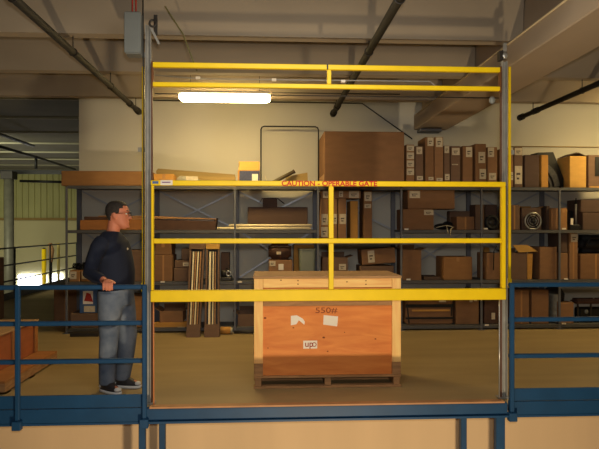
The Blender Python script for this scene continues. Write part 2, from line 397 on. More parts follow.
for x in (cx0, cx1 - .085):
    MB().box(x, x + .085, Yc + .0, Yc + .029, .24, ztp - .001, .003).build('corner_post', M['pinev'], cr)
    MB().box(x, x + .085, Yc + .0, Yc + .029, .1205, .239, .003).build('corner_block', M['pinedk'], cr)
MB().box(cx0 + .087, cx1 - .087, Yc + .004, Yc + .029, cz(287.5), ztp - .001, .003).build('top_batten', M['pine'], cr)
MB().box(cx0 + .087, cx1 - .087, Yc + .008, Yc + .029, cz(300), cz(288), .003).build('second_batten', mat('reddish_board', (206, 126, 66), .7, stretch=(.5, 1, 5)), cr)
MB().box(cx0 + .087, cx1 - .087, Yc + .012, Yc + .029, cz(306), cz(300.3), .003).build('rough_batten', M['pinedk'], cr)
MB().box(cx0 - .008, cx1 + .008, Yc - .006, Yc + D + .006, ztp, ztop, .003).build('lid', M['plydark'], cr)
fp = [c for c in cr.children if c.name.startswith('front_panel')][0]
yf = Yc + .0295
def cX(px): return PX(px, Yc)
MB().poly([(cX(324), cz(315.5)), (cX(338.5), cz(317)), (cX(337.5), cz(327)), (cX(323.5), cz(325))], yf - .0005, yf + .0004).build('white_paper_slip', M['white'], fp)
MB().poly([(cX(291), cz(316)), (cX(297), cz(315.5)), (cX(303), cz(319)), (cX(305), cz(322)), (cX(304.5), cz(325)), (cX(299), cz(320.5)), (cX(296.5), cz(324.5)), (cX(291), cz(325.5))], yf - .0005, yf + .0004).build('torn_white_label', M['white'], fp)
lg = MB().box(cX(303.5), cX(317.5), yf - .0005, yf + .0004, cz(349), cz(341)).build('white_sticker', M['white'], fp)
text('sticker_mark', 'up', .085, ((cX(306.8) + cX(313.5)) / 2 - .008, yf - .0008, cz(344.5)), mat('sticker_ink', (150, 50, 30), .7), lg, ext=.0003, off=.001)
MB().torus((cX(314.5), yf - .0007, cz(345)), .018, .004, n=20, m=5, sw=.1).build('sticker_ring', MATS['sticker_ink'], lg)
text('marker_writing', '550#', .075, (cX(326.5), yf - .0003, cz(311)), mat('marker_ink', (122, 58, 24), .7), fp, ext=.0003, wid=.21)
for px, py, r in ((293.5, 328, .007), (324, 338, .011), (328, 352, .007), (265, 318, .012), (376, 340, .008), (268, 348, .006), (345, 333, .005)):
    MB().ell((cX(px), yf + .0003, cz(py)), (r * 1.2, .0009, r * .8), 10).build('knot', M['knot'], fp)
tb = [c for c in cr.children if c.name.startswith('top_batten')][0]
for px, py in ((298, 280.5), (298, 284), (347, 282), (366, 281), (366, 284.5), (281, 280)):
    MB().ell((cX(px), Yc + .0037, cz(py)), (.007, .0008, .006), 8).build('knot', M['knot'], tb)

# left crate on pallet
lp = thing('pallet_crate', (-2.95, 6.2, 0), 'low orange wooden crate on a pallet at the far left behind the guardrail', 'crate')
for yy in (5.58, 6.15, 6.78):
    MB().box(-3.6, -2.4, yy, yy + .1, 0, .022).box(-3.6, -2.4, yy, yy + .1, .0, .02).build('bottom_board', M['pinedk'], lp)
for xx in (-3.6, -3.03, -2.48):
    MB().box(xx, xx + .08, 5.55, 6.9, .0225, .1).build('runner', M['pinedk'], lp)
MB().box(-3.6, -2.4, 5.55, 6.9, .1005, .125, .003).build('pallet_deck', M['lumber'], lp)
bxm = mat('orange_crate_side', (164, 92, 52), .7, var=.1, stretch=(1, 1, 3))
MB().box(-3.55, -2.62, 5.62, 6.86, .1255, .47, .004).build('crate_body', bxm, lp)
for yy in (5.64, 6.2, 6.78):
    MB().box(-2.619, -2.60, yy, yy + .08, .13, .47, .003).build('side_batten', M['lumber'], lp)
MB().box(-3.57, -2.60, 5.6, 6.88, .4705, .49, .003).build('lid', M['plydark'], lp)

# ------------------------------------------------------------------ rack
FX = [PX(p, YR) for p in (67, 150, 235, 318, 401, 481, 559)]
FX.append(FX[-1] + 1.2); FX.append(FX[-1] + 1.22)
LV = {'T': 2.145, 'M': 1.5, 'L': .745, 'B': .07}
rk = thing('storage_rack', ((FX[0] + FX[-1]) / 2, (YR + YB) / 2, 0), 'long grey steel storage rack of four levels along the back wall', 'storage rack')
for i, x in enumerate(FX):
    MB().box(x - .014, x + .014, YR - .03, YR, 0, 2.13, .003).build('front_post', M['rackgrey'], rk)
    MB().box(x - .035, x + .035, YB, YB + .04, 0, 2.13, .003).build('rear_post', M['rackgrey'], rk)
    MB().box(x - .05, x + .05, YR - .05, YR + .03, 0, .006).build('foot', M['rackgrey'], rk)
for i in range(len(FX) - 1):
    for k, z in LV.items():
        if k == 'M' and i == 3: z = 1.33
        a, b = FX[i] + .016, FX[i + 1] - .016
        MB().box(a, b, YR - .02, YB - .0, z - .03, z - .001, .002).box(a, b, YR - .028, YR - .021, z - .045, z - .001).build('shelf', M['shelfgrey'], rk)
    x0, x1 = FX[i] + .035, FX[i + 1] - .035; Yx = YB + .05
    for za, zb_ in ((.75, 1.48), (1.52, 2.1)):
        if (i, za) in ((3, .75), (1, .75)): continue
        MB().obox((x0, Yx, zb_), (x1, Yx, za), .006, .025).build('brace', M['brace'], rk)
        MB().obox((x0, Yx + .01, za), (x1, Yx + .012, zb_), .006, .025).build('brace', M['brace'], rk)
for px, py in ((163, 281.5), (240, 281.5), (408, 279), (565, 278.5), (563, 323), (486, 324.5), (563, 228.5), (485, 228.5), (406, 229)):
    x = PX(px, YR); z = PZ(px, py, YR)
    MB().box(x - .03, x + .03, YR - .033, YR - .0285, z - .015, z + .008).build('shelf_label', M['white'], rk)

# ------------------------------------------------------------------ cartons
GN = {'T': 'goods on the top shelf of the rack', 'M': 'goods on the middle shelf of the rack', 'L': 'goods on the lower shelf of the rack', 'B': 'goods on the bottom shelf of the rack'}
def carton(x0, x1, yt, lev, label, c=0, fl=1, Y=None, D=.42, base=None, tape='h', labs=(), opn=False, tilt=0, name='cardboard_box', grp=True, cat='box', flapc=None):
    """x0, x1, yt are the photograph's columns and top row; the box gets its true width, height and depth on its shelf"""
    if Y is None: Y = YR + .035
    X0, X1 = PX(x0, Y) + .004, PX(x1, Y) - .004
    zb = LV[lev] + .001 if base is None else base
    zt = PZ((x0 + x1) / 2, yt, Y)
    cx, cy = (X0 + X1) / 2, Y + D / 2
    m = M['cb%d' % c]
    o = thing(name, (cx, cy, zb), label, cat, GN[lev] if grp else None)
    if opn:
        t = .006
        MB().box(X0, X1, Y, Y + D, zb, zb + t).box(X0, X1, Y, Y + t, zb + t, zt).box(X0, X1, Y + D - t, Y + D, zb + t, zt) \
            .box(X0, X0 + t, Y + t, Y + D - t, zb + t, zt).box(X1 - t, X1, Y + t, Y + D - t, zb + t, zt).build('carton_body', m, o)
        w = min(.12, (X1 - X0) * .42) * fl
        fm = M['cb%d' % (c if flapc is None else flapc)]
        MB().obox((X0 - .0, cy, zt + .002), (X0 - w * .6, cy, zt + w * .35), D * .95, .005).build('flap', fm, o)
        MB().obox((X1 + .0, cy, zt + .002), (X1 + w * .7, cy, zt + w * .25), D * .95, .005).build('flap', fm, o)
        MB().obox((cx, Y + D - .003, zt + .002), (cx, Y + D - .03, zt + w * .6), (X1 - X0) * .95, .005).build('flap', fm, o)
    else:
        MB().box(X0, X1, Y, Y + D, zb, zt - .004, .006).build('carton_body', m, o)
        MB().box(X0 + .003, X1 - .003, Y + .003, cy - .002, zt - .004, zt).box(X0 + .003, X1 - .003, cy + .002, Y + D - .003, zt - .004, zt).build('top_flaps', m, o)
        if tape == 'h': MB().box(cx - .022, cx + .022, Y - .001, Y, zt - .07 if zt - zb > .15 else zt - .04, zt - .005).build('tape', M['tape'], o)
        if tape == 'v': MB().box(cx - .012, cx + .012, Y - .001, Y, zb + .005, zt - .005).build('tape', M['tape'], o)
    for (a, b, p, q) in labs:
        A, B, P, Q = PX(a, Y), PX(b, Y), PZ(a, p, Y), PZ(a, q, Y)
        A = max(A, X0 + .004); B = min(B, X1 - .004); Q = max(Q, zb + .004)
        l = MB().box(A, B, Y - .0035, Y - .001, Q, P).build('shipping_label', M['lab'], o)
        h = P - Q; w = B - A
        mb = MB(); mb.box(A + w * .2, A + w * .75, Y - .0042, Y - .0036, Q + h * .5, Q + h * .62).box(A + w * .25, A + w * .6, Y - .0042, Y - .0036, Q + h * .25, Q + h * .36).box(A + w * .25, A + w * .3, Y - .0042, Y - .0036, Q + h * .36, Q + h * .5)
        mb.build('print', M['print'], l)
    if tilt:
        o.rotation_euler[1] = math.radians(tilt)
    return o

# top shelf
carton(61, 151, 171, 'T', 'long flat orange carton overhanging the left end of the top shelf', 3, D=.4, tape='')
carton(153.5, 174, 174, 'T', 'small orange carton at the left above the gate sticker', 5, D=.25)
b = thing('folded_cardboard', (PX(200, 8.95), 9.0, 2.146), 'long tan cardboard sheets lying on the top shelf left of the blue and orange carton', 'cardboard', GN['T'])
MB().poly([(PX(163, 9.06), 2.147), (PX(235.5, 9.06), 2.147), (PX(235.5, 9.06), PZ(235, 177, 9.06)), (PX(200, 9.06), PZ(200, 176.5, 9.06)), (PX(163, 9.06), PZ(163, 179, 9.06))], 9.06, 9.14).build('sheet', M['tan'], b)
MB().poly([(PX(158, 9.15), 2.147), (PX(235, 9.15), 2.147), (PX(235, 9.15), PZ(235, 174.5, 9.15)), (PX(158, 9.15), PZ(158, 168.5, 9.15)), (PX(156, 9.15), PZ(158, 171, 9.15))], 9.15, 9.22).build('sheet', mat('olive_tan_board', (150, 128, 80), .8, stretch=(.3, 1, 3)), b)
b = thing('wrapped_bundle', (PX(188, 8.86), 8.86, 2.146), 'short bundle wrapped in clear plastic on the top shelf', 'bundle', GN['T'])
MB().tube([(PX(176, 8.86), 8.86, 2.22), (PX(180, 8.86), 8.86, 2.23), (PX(190, 8.86), 8.86, 2.23), (PX(203, 8.86), 8.86, 2.20)], [.03, .078, .07, .03], 12).build('plastic_wrap', M['plastic'], b, True)
MB().box(PX(186, 8.8), PX(198, 8.8), 8.775, 8.783, 2.20, PZ(190, 176.5, 8.8)).build('paper_insert', M['lab'], b)
o = carton(237.5, 260, 170.5, 'T', 'blue carton with orange open top on the top shelf', 5, D=.35, tape='')
MB().box(PX(239.5, 8.76), PX(260, 8.76) - .006, 8.758, 8.762, 2.15, PZ(250, 171, 8.76)).build('blue_print_panel', mat('blue_print', (72, 76, 110), .6, var=.2, scale=40), o)
MB().box(PX(252, 8.75), PX(258, 8.75), 8.753, 8.757, 2.17, PZ(250, 174, 8.76)).build('white_label', M['white'], o)
Xa, Xb = PX(238.5, 8.78), PX(259.5, 8.78)
MB().obox(((Xa + Xb) / 2, 8.775, PZ(250, 170.3, 8.78)), ((Xa + Xb) / 2, 8.86, PZ(250, 161, 8.78)), Xb - Xa, .006).build('front_flap', M['cb6'], o)
MB().obox((Xa - .0, 8.95, PZ(250, 170, 8.78)), (Xa + .01, 8.95, PZ(250, 163, 8.78)), .3, .005).build('side_flap', M['cb4'], o)
# black tube frame
Yf = 9.2; xa, xb, zz0, zz1 = PX(261, Yf), PX(318.5, Yf), 2.15, PZ(290, 126.5, Yf)
r = .05
pts = [(xa, Yf, zz0), (xa, Yf, zz1 - r), (xa + r * .3, Yf, zz1 - r * .3), (xa + r, Yf, zz1), (xb - r, Yf, zz1), (xb - r * .3, Yf, zz1 - r * .3), (xb, Yf, zz1 - r), (xb, Yf, zz0)]
o = MB().tube(pts, .011, 8).build('tube_frame', M['black'], None, True); o.name = 'bent_tube_hoop'
tag(recenter(o, ((xa + xb) / 2, Yf, zz0)), 'black bent tube frame standing on the top shelf left of the largest carton', 'frame', GN['T'])
b = thing('poster_tube', (PX(284, 8.85), 8.85, 2.15), 'dark grey tube leaning up at an angle on the top shelf', 'tube', GN['T'])
MB().tube([(PX(268, 8.85), 8.85, 2.175), (PX(294, 8.95), 8.95, PZ(294, 171.5, 8.95))], .028, 12).build('tube_body', mat('grey_brown_tube', (98, 86, 64), .7), b, True)
MB().tube([(PX(293.6, 8.95), 8.949, PZ(293.6, 171.7, 8.95)), (PX(294.6, 8.95), 8.95, PZ(294.6, 171.1, 8.95))], .031, 12).build('end_cap', M['cb4'], b, True)
b = thing('cardboard_scrap', (PX(298, 9.0), 9.0, 2.146), 'crumpled tan cardboard scraps beside the leaning grey tube', 'cardboard', GN['T'])
MB().poly([(PX(283, 9.0), 2.147), (PX(286, 9.0), PZ(286, 177, 9.0)), (PX(296, 9.0), PZ(295, 174.5, 9.0)), (PX(307.5, 9.0), PZ(307, 172.5, 9.0)), (PX(308, 9.0), 2.147)], 9.0, 9.09).build('folded_piece', M['tan'], b)
MB().obox((PX(265, 8.9), 9.05, PZ(265, 175, 8.9)), (PX(269, 8.9), 9.05, 2.15), .04, .005).obox((PX(269, 8.9), 9.05, 2.15), (PX(284, 8.9), 9.05, 2.27), .04, .005).build('strip', M['tube'], b)
# big carton
o = carton(324, 404.5, 131.5, 'T', 'largest carton, a big brown box with an orange-lit left side on the top shelf', 1, Y=8.36, D=1.0, tape='')
MB().box(PX(324, 8.36) + .002, PX(324, 8.36) + .0035, 8.37, 9.35, 2.2, 2.3).build('side_strip', M['tape'], o)
tall = [
 (406, 414.7, 144.5, 0, [(406.8, 414, 145.5, 151), (406.8, 414, 152.5, 159), (406.8, 414, 160.5, 167), (406.8, 414, 168.5, 175)], 'narrow carton with four paper labels stacked down its front, right of the largest carton'),
 (415.2, 423.5, 146, 2, [(416.5, 422, 147, 154), (417, 423, 176, 180)], 'greyish brown narrow carton right of the four-label carton'),
 (425, 434, 137, 1, [(427.5, 433.5, 137.5, 146), (428.5, 434, 177, 180)], 'left one of the two tallest narrow cartons with cream labels at the top'),
 (434.3, 443.5, 137, 0, [(436, 442.5, 137.5, 147), (436.5, 442.5, 178, 181)], 'right one of the two tallest narrow cartons with cream labels at the top'),
 (444, 450, 145.5, 2, [(444.5, 449, 146, 153), (445, 449.5, 174, 180)], 'very narrow dull carton between the tallest pair and the double-seamed one'),
 (450.6, 460.5, 146, 2, [(452, 459.5, 148, 155), (452, 458, 164, 165)], 'dull brown carton with a seam halfway down its front'),
 (462.5, 472.8, 146, 1, [(466, 472, 147, 157)], 'reddish brown carton with a black-printed label at its top right'),
 (475, 486.5, 143.8, 1, [(478.5, 485, 152, 163), (479.5, 486, 169, 179)], 'carton with two labels, one above the other, leaning next to the gate post'),
 (487.3, 497.5, 147, 0, [(488, 494, 147.5, 157), (489, 496, 173, 180)], 'carton immediately left of the right gate post'),
 (504, 513.5, 147.5, 0, [(511, 513, 148, 155), (511, 513, 172, 180)], 'carton half hidden by the right gate post'),
 (514, 522.8, 147, 2, [(514.8, 522, 148, 155), (514.8, 522, 166, 184)], 'narrow carton with a tall grey label right of the gate post'),
]
for (a, b_, yt, c, labs, lab) in tall:
    carton(a, b_, yt, 'T', lab, c, labs=labs, D=.45, tape='')
carton(524.5, 539.5, 155, 'T', 'dark brown plain carton left of the tyre carton', 4, D=.4, tape='')
# tyre carton
o = carton(541, 548.5, 155, 'T', 'leaning dark carton with an orange panel holding a black tyre', 5, D=.4, tape='')
tyre_c = (PX(548, 8.9), 9.02, 2.15)
xa0, xa1 = PX(549.5, 8.77), PX(569, 8.77)
MB().poly([(xa0, 2.148), (PX(567.5, 8.95), 2.148), (PX(559, 8.77), PZ(555, 150.5, 8.77)), (PX(543, 8.77), PZ(545, 151, 8.77)), (PX(543, 8.77), PZ(545, 154.5, 8.77)), (xa0 , PZ(545, 154.5, 8.77))], 8.95, 9.2).build('leaning_sleeve', M['black'], o)
ar = MB(); n = 14
for k, (R1, R2, y0_) in enumerate(((.385, .30, 8.90), (.27, .235, 8.91))):
    cxx, czz = xa0 - .15, 2.12
    P1 = [(cxx + R1 * math.cos(a), czz + R1 * math.sin(a) * 1.18) for a in [math.radians(8 + 62 * i / n) for i in range(n + 1)]]
    P2 = [(cxx + R2 * math.cos(a), czz + R2 * math.sin(a) * 1.18) for a in [math.radians(8 + 62 * i / n) for i in range(n + 1)]]
    for i in range(n): ar.poly([P2[i], P1[i], P1[i + 1], P2[i + 1]], y0_, 8.949)
t_ = ar.build('curved_tyre', mat('tyre_grey', (70, 70, 72), .5, var=.25, scale=30), o)
o = carton(569.5, 586.5, 156, 'T', 'yellowish carton with peaked open flaps on the top shelf near the right edge', 6, D=.4, tape='')
a, b_ = PX(569.5, 8.77), PX(586, 8.77); zt_ = PZ(577, 155.9, 8.77); mid = (a + b_) / 2
MB().obox((a, 8.96, zt_ + .002), (mid - .01, 8.96, zt_ + .055), .38, .005).build('flap', M['cb4'], o)
MB().obox((b_, 8.96, zt_ + .002), (mid + .01, 8.96, zt_ + .05), .38, .005).build('flap', M['cb4'], o)
o = carton(588, 612, 155, 'T', 'brown carton with a dark cut-out at the right edge of the top shelf', 2, D=.4, tape='')
MB().box(PX(595, 8.765), PX(606, 8.765), 8.757, 8.764, PZ(598, 176, 8.77), PZ(598, 157, 8.77)).build('dark_cutout', M['black'], o)
MB().box(PX(590, 8.72), PX(606, 8.72), 8.735, 8.755, 2.147, 2.165).build('bottom_lip', M['cb6'], o)

# middle shelf
b = thing('lumber_board', (PX(110, 8.8), 8.86, 1.501), 'long orange wooden plank on the middle shelf behind the man', 'plank', GN['M'])
MB().box(PX(80, 8.77), PX(151, 8.77), 8.77, 9.0, 1.501, PZ(110, 220, 8.77), .004).build('plank', M['lumber'], b)
b = thing('timber_offcuts', (PX(110, 8.8), 9.0, 1.6), 'layer of rough brown offcuts lying on the orange plank behind the man', 'wood', GN['M'])
zq = PZ(110, 220, 8.77) + .001
MB().box(PX(84, 8.8), PX(128, 8.8), 8.8, 8.9, zq, zq + .05, .006).build('offcut', M['bag'], b)
MB().box(PX(96, 8.8), PX(150, 8.8), 8.91, 8.98, zq, zq + .065, .006).build('offcut', M['pinedk'], b)
b = thing('long_carton', (PX(180, 8.8), 8.9, 1.501), 'long low dark carton of boards on the middle shelf, left side of the gate', 'box', GN['M'])
MB().poly([(PX(152.5, 8.77), 1.502), (PX(215, 8.77), 1.502), (PX(216.5, 8.77), PZ(216, 218, 8.77)), (PX(214, 8.77), PZ(216, 221, 8.77)), (PX(152.5, 8.77), PZ(152, 219, 8.77))], 8.77, 9.1).build('carton_body', M['bag'], b)
MB().poly([(PX(153, 8.77), PZ(152, 218.6, 8.77)), (PX(216, 8.77), PZ(216, 219.4, 8.77)), (PX(216, 8.77), PZ(216, 218.6, 8.77)), (PX(153, 8.77), PZ(152, 216, 8.77))], 8.76, 9.1).build('lid', M['pinedk'], b)
for (a, c_, z_, yy, lab) in ((217, 310, .022, 8.79, 'front pale cardboard tube lying on the middle shelf under the long dark carton'), (229, 312, .066, 8.83, 'upper pale cardboard tube lying just below the long dark carton')):
    o = MB().tube([(PX(a, yy), yy, 1.501 + z_), (PX(c_, yy), yy, 1.501 + z_)], .021, 10).build('cardboard_tube', M['tube'], None, True)
    tag(recenter(o, (PX(a, yy), yy, 1.501 + z_)), lab, 'tube', GN['M'])
o = MB().tube([(PX(219, 8.87), 8.87, 1.523), (PX(311, 8.87), 8.87, 1.523)], .021, 10).build('cardboard_tube', M['tube'], None, True)
tag(recenter(o, (PX(219, 8.87), 8.87, 1.523)), 'rear pale cardboard tube lying behind the front one on the middle shelf', 'tube', GN['M'])
carton(247.5, 308, 207, 'M', 'long dark brown carton lying on the pale tubes on the middle shelf', 4, Y=8.92, D=.3, tape='')
carton(262.5, 277.5, 198.5, 'M', 'small dark open carton standing on top of the long dark carton', 4, Y=8.98, D=.2, base=PZ(270, 207, 8.92) + .003, opn=True, fl=.3)
_o = [q for q in C.objects if q.get('label') == 'small dark open carton standing on top of the long dark carton'][0]
_z = PZ(270, 198, 8.98)
for xa_, xb_, dz_ in ((262.5, 259.5, -.07), (277.5, 284.5, -.08)):
    MB().obox((PX(xa_, 8.98), 9.08, _z + .002), (PX(xb_, 8.98), 9.08, _z + dz_), .19, .005).build('drooping_flap', M['cb4'], _o)
# bay with tall cartons (lower shelf at 1.33)
carton(320.5, 328.5, 198.5, 'M', 'tall brown carton with two labels left of the gate centre stile', 0, base=1.331, labs=[(321.5, 328, 214, 225), (321, 328, 227, 237)], tape='')
carton(329, 337.5, 198.5, 'M', 'tall brown carton half hidden behind the gate centre stile', 0, base=1.331, labs=[(333.5, 337, 214, 224)], tape='')
carton(338, 346.5, 198.5, 'M', 'tall brown carton with one label right of the gate centre stile', 0, base=1.331, labs=[(339.5, 346, 214, 224)], tape='')
o = carton(321, 361, 190.5, 'M', 'flat carton lying across the tops of three tall cartons', 0, base=PZ(330, 198.5, 8.765) + .002, labs=[(323, 331, 191, 198), (339, 343, 191, 197), (349, 359, 191, 198)], tape='')
o = carton(350, 358.3, 201, 'M', 'tall orange carton standing in a dark gap of the middle shelf', 5, base=1.331, Y=8.82, D=.38, tape='')
o = carton(363.5, 372.3, 190.5, 'M', 'tall brown carton with labels at the right end of the tall row', 1, base=1.331, labs=[(364.5, 371.5, 192, 201), (364.5, 371, 204, 208)], tape='')
o = carton(402.5, 434, 209, 'M', 'brown carton underneath the wide one on the middle shelf', 1, labs=[(424, 433.5, 210, 215)], tape='')
o = carton(407.5, 455, 190, 'M', 'wide brown carton with a white label resting on another carton', 1, base=PZ(418, 209, 8.765) + .002, Y=8.765, labs=[(409.5, 420, 191, 198)], D=.45, tape='')
b = thing('black_bag', (PX(444, 8.9), 8.9, 1.501), 'crumpled black bag on the middle shelf under the wide carton', 'bag', GN['M'])
MB().ell((PX(444, 8.9), 8.95, 1.553), (.14, .12, .05)).ell((PX(449, 8.9), 8.98, 1.58), (.08, .09, .055)).build('bag_body', M['rubber'], b, True)
MB().tube([(PX(436, 8.8), 8.8, 1.535), (PX(446, 8.8), 8.8, 1.57), (PX(454, 8.8), 8.8, 1.545), (PX(450, 8.75), 8.7, 1.52), (PX(450, 8.7), 8.695, 1.42)], .005, 6).tube([(PX(446, 8.8), 8.78, 1.56), (PX(447, 8.7), 8.69, 1.52), (PX(448, 8.7), 8.69, 1.45)], .005, 6).build('strap', M['tube'], b, True)
carton(456.5, 474.5, 216.5, 'M', 'low brown carton on the middle shelf right of the black bag', 1, D=.3, tape='v')
carton(449.5, 471, 211, 'M', 'dull carton lid seen behind the low carton right of the black bag', 2, Y=9.08, D=.16, tape='')
carton(475, 484.5, 204.5, 'M', 'dark carton on the middle shelf under the two-label carton', 4, Y=8.8, D=.26, tape='')
def wheel(px, pz_, R, Y, lab, lev, base=None):
    x = PX(px, Y); z = LV[lev] + .002 + R
    o = thing('rubber_tyre', (x, Y, LV[lev] + .002), lab, 'tyre', GN[lev])
    MB().torus((x, Y, z), R * .76, R * .24, n=28, m=10, sw=1.4).build('tyre', M['rubber'], o, True)
    MB().torus((x, Y, z), R * .46, R * .08, n=24, m=8).build('rim', M['metaldk'], o, True)
    MB().ell((x, Y, z), (R * .4, .02, R * .4)).build('hub', M['metaldk'], o, True)
wheel(491.5, 0, .115, 8.85, 'small black tyre standing on the middle shelf left of the right gate post', 'M')
carton(485, 497.5, 204.5, 'M', 'dark narrow carton behind the small black tyre', 4, Y=9.0, D=.2, tape='')
carton(509, 520, 205, 'M', 'brown carton with dark slot right of the right gate post on the middle shelf', 2, tape='v')
# fan in box
o = carton(521.5, 541.5, 207.5, 'M', 'open dark carton holding a round black fan on the middle shelf', 4, fl=.4, Y=8.86, D=.36, opn=True, flapc=5)
fx = PX(533, 8.83); fz = 1.502 + .135
MB().torus((fx, 8.83, fz), .125, .012, n=28, m=6).torus((fx, 8.83, fz), .085, .005, n=24, m=5).torus((fx, 8.83, fz), .05, .005, n=20, m=5).build('fan_ring', M['silver'], o, True)
fb = MB()
for k in range(6):
    a = k * math.pi / 3
    fb.obox((fx + .02 * math.cos(a), 8.835, fz + .02 * math.sin(a)), (fx + .12 * math.cos(a), 8.835, fz + .12 * math.sin(a)), .045, .004)
fb.build('fan_blades', M['black'], o); MB().ell((fx, 8.83, fz), (.03, .02, .03)).build('fan_hub', M['black'], o, True)
carton(546.3, 550.2, 206, 'M', 'narrow dark carton between the fan carton and the orange one', 4, Y=8.84, D=.3, tape='')
carton(551, 558, 208, 'M', 'orange-brown carton left of the thin rack post on the middle shelf', 0, tape='')
carton(560, 567.5, 208, 'M', 'orange-brown carton right of the thin rack post on the middle shelf', 3, tape='h')
b = thing('machine_part', (PX(575, 8.85), 8.9, 1.501), 'black machine part with an upright silver cylinder on the middle shelf', 'machine part', GN['M'])
MB().box(PX(570, 8.8), PX(581, 8.8), 8.8, 9.1, 1.502, 1.58, .01).build('base', M['black'], b)
x_ = PX(576, 8.85); MB().tube([(x_, 8.85, 1.581), (x_, 8.85, 1.9)], .016, 12).build('cylinder', M['silver'], b, True)
MB().tube([(x_, 8.85, 1.901), (x_, 8.85, 1.93)], .022, 10).tube([(x_, 8.85, 1.93), (x_, 8.85, 1.99)], .009, 8).build('cap', M['black'], b, True)
MB().box(PX(570.5, 8.8), PX(573, 8.8), 8.79, 8.799, 1.58, 1.68).build('tag_plate', M['white'], b)
MB().box(PX(568.5, 8.95), PX(574, 8.95), 8.95, 9.15, 1.581, 1.8, .02).build('rear_block', M['rubber'], b)
carton(582.5, 612, 212.5, 'M', 'dark red-brown carton at the right edge, lower of two on the middle shelf', 4, tape='')
carton(580.5, 612, 199.5, 'M', 'dark red-brown carton at the right edge, upper of two on the middle shelf', 4, base=PZ(595, 212.5, 8.765) + .003, tape='')

# lower shelf
carton(154, 172.5, 255, 'L', 'lower brown carton of the left stack seen through the gate', 1, labs=[], tape='v')
carton(154.5, 171.5, 242.5, 'L', 'upper brown carton of the left stack seen through the gate', 1, base=PZ(163, 255, 8.765) + .003, tape='h')
carton(173.5, 191, 268, 'L', 'wide low carton right of the left stack, bottom of three', 2, tape='')
carton(174.5, 191, 260.5, 'L', 'flat carton with a white label, middle of three beside the left stack', 2, base=PZ(180, 268, 8.765) + .003, labs=[(183, 189, 262.5, 266)], tape='')
carton(181, 191, 248.5, 'L', 'small square dark carton on the white-labelled flat carton', 4, base=PZ(180, 260.5, 8.765) + .006, tape='')
carton(220.5, 229.5, 252.5, 'L', 'grey-brown upright carton right of the leaning tube cartons', 2, Y=9.0, D=.22, tape='')
b = thing('metal_part', (PX(226, 8.85), 8.85, .746), 'cluttered dark metal engine part on the lower shelf beside the leaning cartons', 'machine part', GN['L'])
MB().box(PX(220.5, 8.8), PX(232, 8.8), 8.8, 8.97, .747, .80, .01).build('base_casting', M['metaldk'], b)
MB().tube([(PX(224, 8.85), 8.86, .8), (PX(224, 8.85), 8.86, .9)], .045, 12).build('housing', M['metaldk'], b, True)
MB().torus((PX(228.5, 8.82), 8.84, .85), .035, .012).build('ring', M['silver'], b, True)
MB().tube([(PX(226, 8.85), 8.84, .93), (PX(230, 8.85), 8.84, .9), (PX(232, 8.85), 8.84, .76)], .01, 8).build('hose', M['rubber'], b, True)
o = carton(268.5, 293, 260, 'L', 'brown carton with a white label behind the plywood crate, under the dark bag', 0, labs=[(269.5, 275.5, 261, 266)], tape='')
MB().box(PX(278.5, 8.76), PX(283.5, 8.76), 8.757, 8.763, PZ(280, 270, 8.76), PZ(280, 264, 8.76)).build('white_tag', M['white'], o)
b = thing('canvas_bag', (PX(280, 8.9), 8.95, PZ(280, 260, 8.765) + .002), 'dark brown soft bag lying on the carton behind the plywood crate', 'bag', GN['L'])
z_ = PZ(280, 260, 8.765) + .003
MB().box(PX(268.5, 8.78), PX(291.5, 8.78), 8.78, 9.15, z_, PZ(280, 243, 8.78), .045, seg=3).build('bag_body', M['bag'], b, True)
MB().box(PX(276.5, 8.77), PX(281, 8.77), 8.772, 8.779, z_ + .08, z_ + .12).build('buckle', M['lab'], b)
MB().box(PX(269.5, 8.77), PX(290.5, 8.77), 8.773, 8.779, z_ + .19, z_ + .2).build('zip', M['metaldk'], b)
carton(293.5, 314.5, 245, 'L', 'yellow-brown carton behind the grey tote on the lower shelf', 5, Y=9.07, D=.18, tape='')
b = thing('plastic_tote', (PX(308, 8.85), 8.9, .746), 'grey-green plastic tote behind the plywood crate', 'tote', GN['L'])
xa, xb = PX(298.5, 8.8), PX(316.5, 8.8); zt_ = PZ(308, 249, 8.8)
MB().rings([((xa + xb) / 2, 8.92, .747, .115, .11, 0), ((xa + xb) / 2, 8.92, zt_ - .02, .13, .12, 0)], 28, 6).build('tote_body', M['tote'], b)
MB().rings([((xa + xb) / 2, 8.92, zt_ - .0195, .138, .128, 0), ((xa + xb) / 2, 8.92, zt_, .138, .128, 0)], 28, 6).build('tote_lid', M['tote'], b)
o = carton(322.5, 348, 257.5, 'L', 'low open carton with a paper label behind the plywood crate', 2, opn=True, D=.35, labs=[(339, 346, 264, 270)])
carton(360, 394, 266, 'L', 'low carton under the tilted carton on the lower shelf', 2, tape='')
o = carton(362, 396, 248.5, 'L', 'tilted brown carton with a cream label above the right part of the crate', 1, base=PZ(377, 266, 8.765) + .032, D=.4, labs=[(368.5, 375, 250, 262)], tilt=-4, tape='')
carton(402.5, 421.5, 250, 'L', 'brown open-topped carton right of the thin rack post on the lower shelf', 1, opn=True)
o = carton(443.5, 472.5, 257, 'L', 'brown carton alone in the bay, with folded top flaps', 3, tape='h')
carton(424, 441, 277, 'L', 'flat thin cardboard slab left of the lone carton', 4, tape='')
o = carton(486.5, 500, 253, 'L', 'brown carton with a hanging dark strap beside the right gate post', 0, tape='')
MB().tube([(PX(497, 8.75), 8.755, PZ(497, 246, 8.75)), (PX(494, 8.75), 8.752, PZ(497, 251, 8.75)), (PX(493.5, 8.75), 8.752, PZ(497, 270, 8.75))], .008, 6).build('strap', M['black'], o, True)
carton(484, 490, 247.5, 'L', 'orange scrap carton peeking above the strapped carton', 5, Y=9.20, D=.06, tape='')
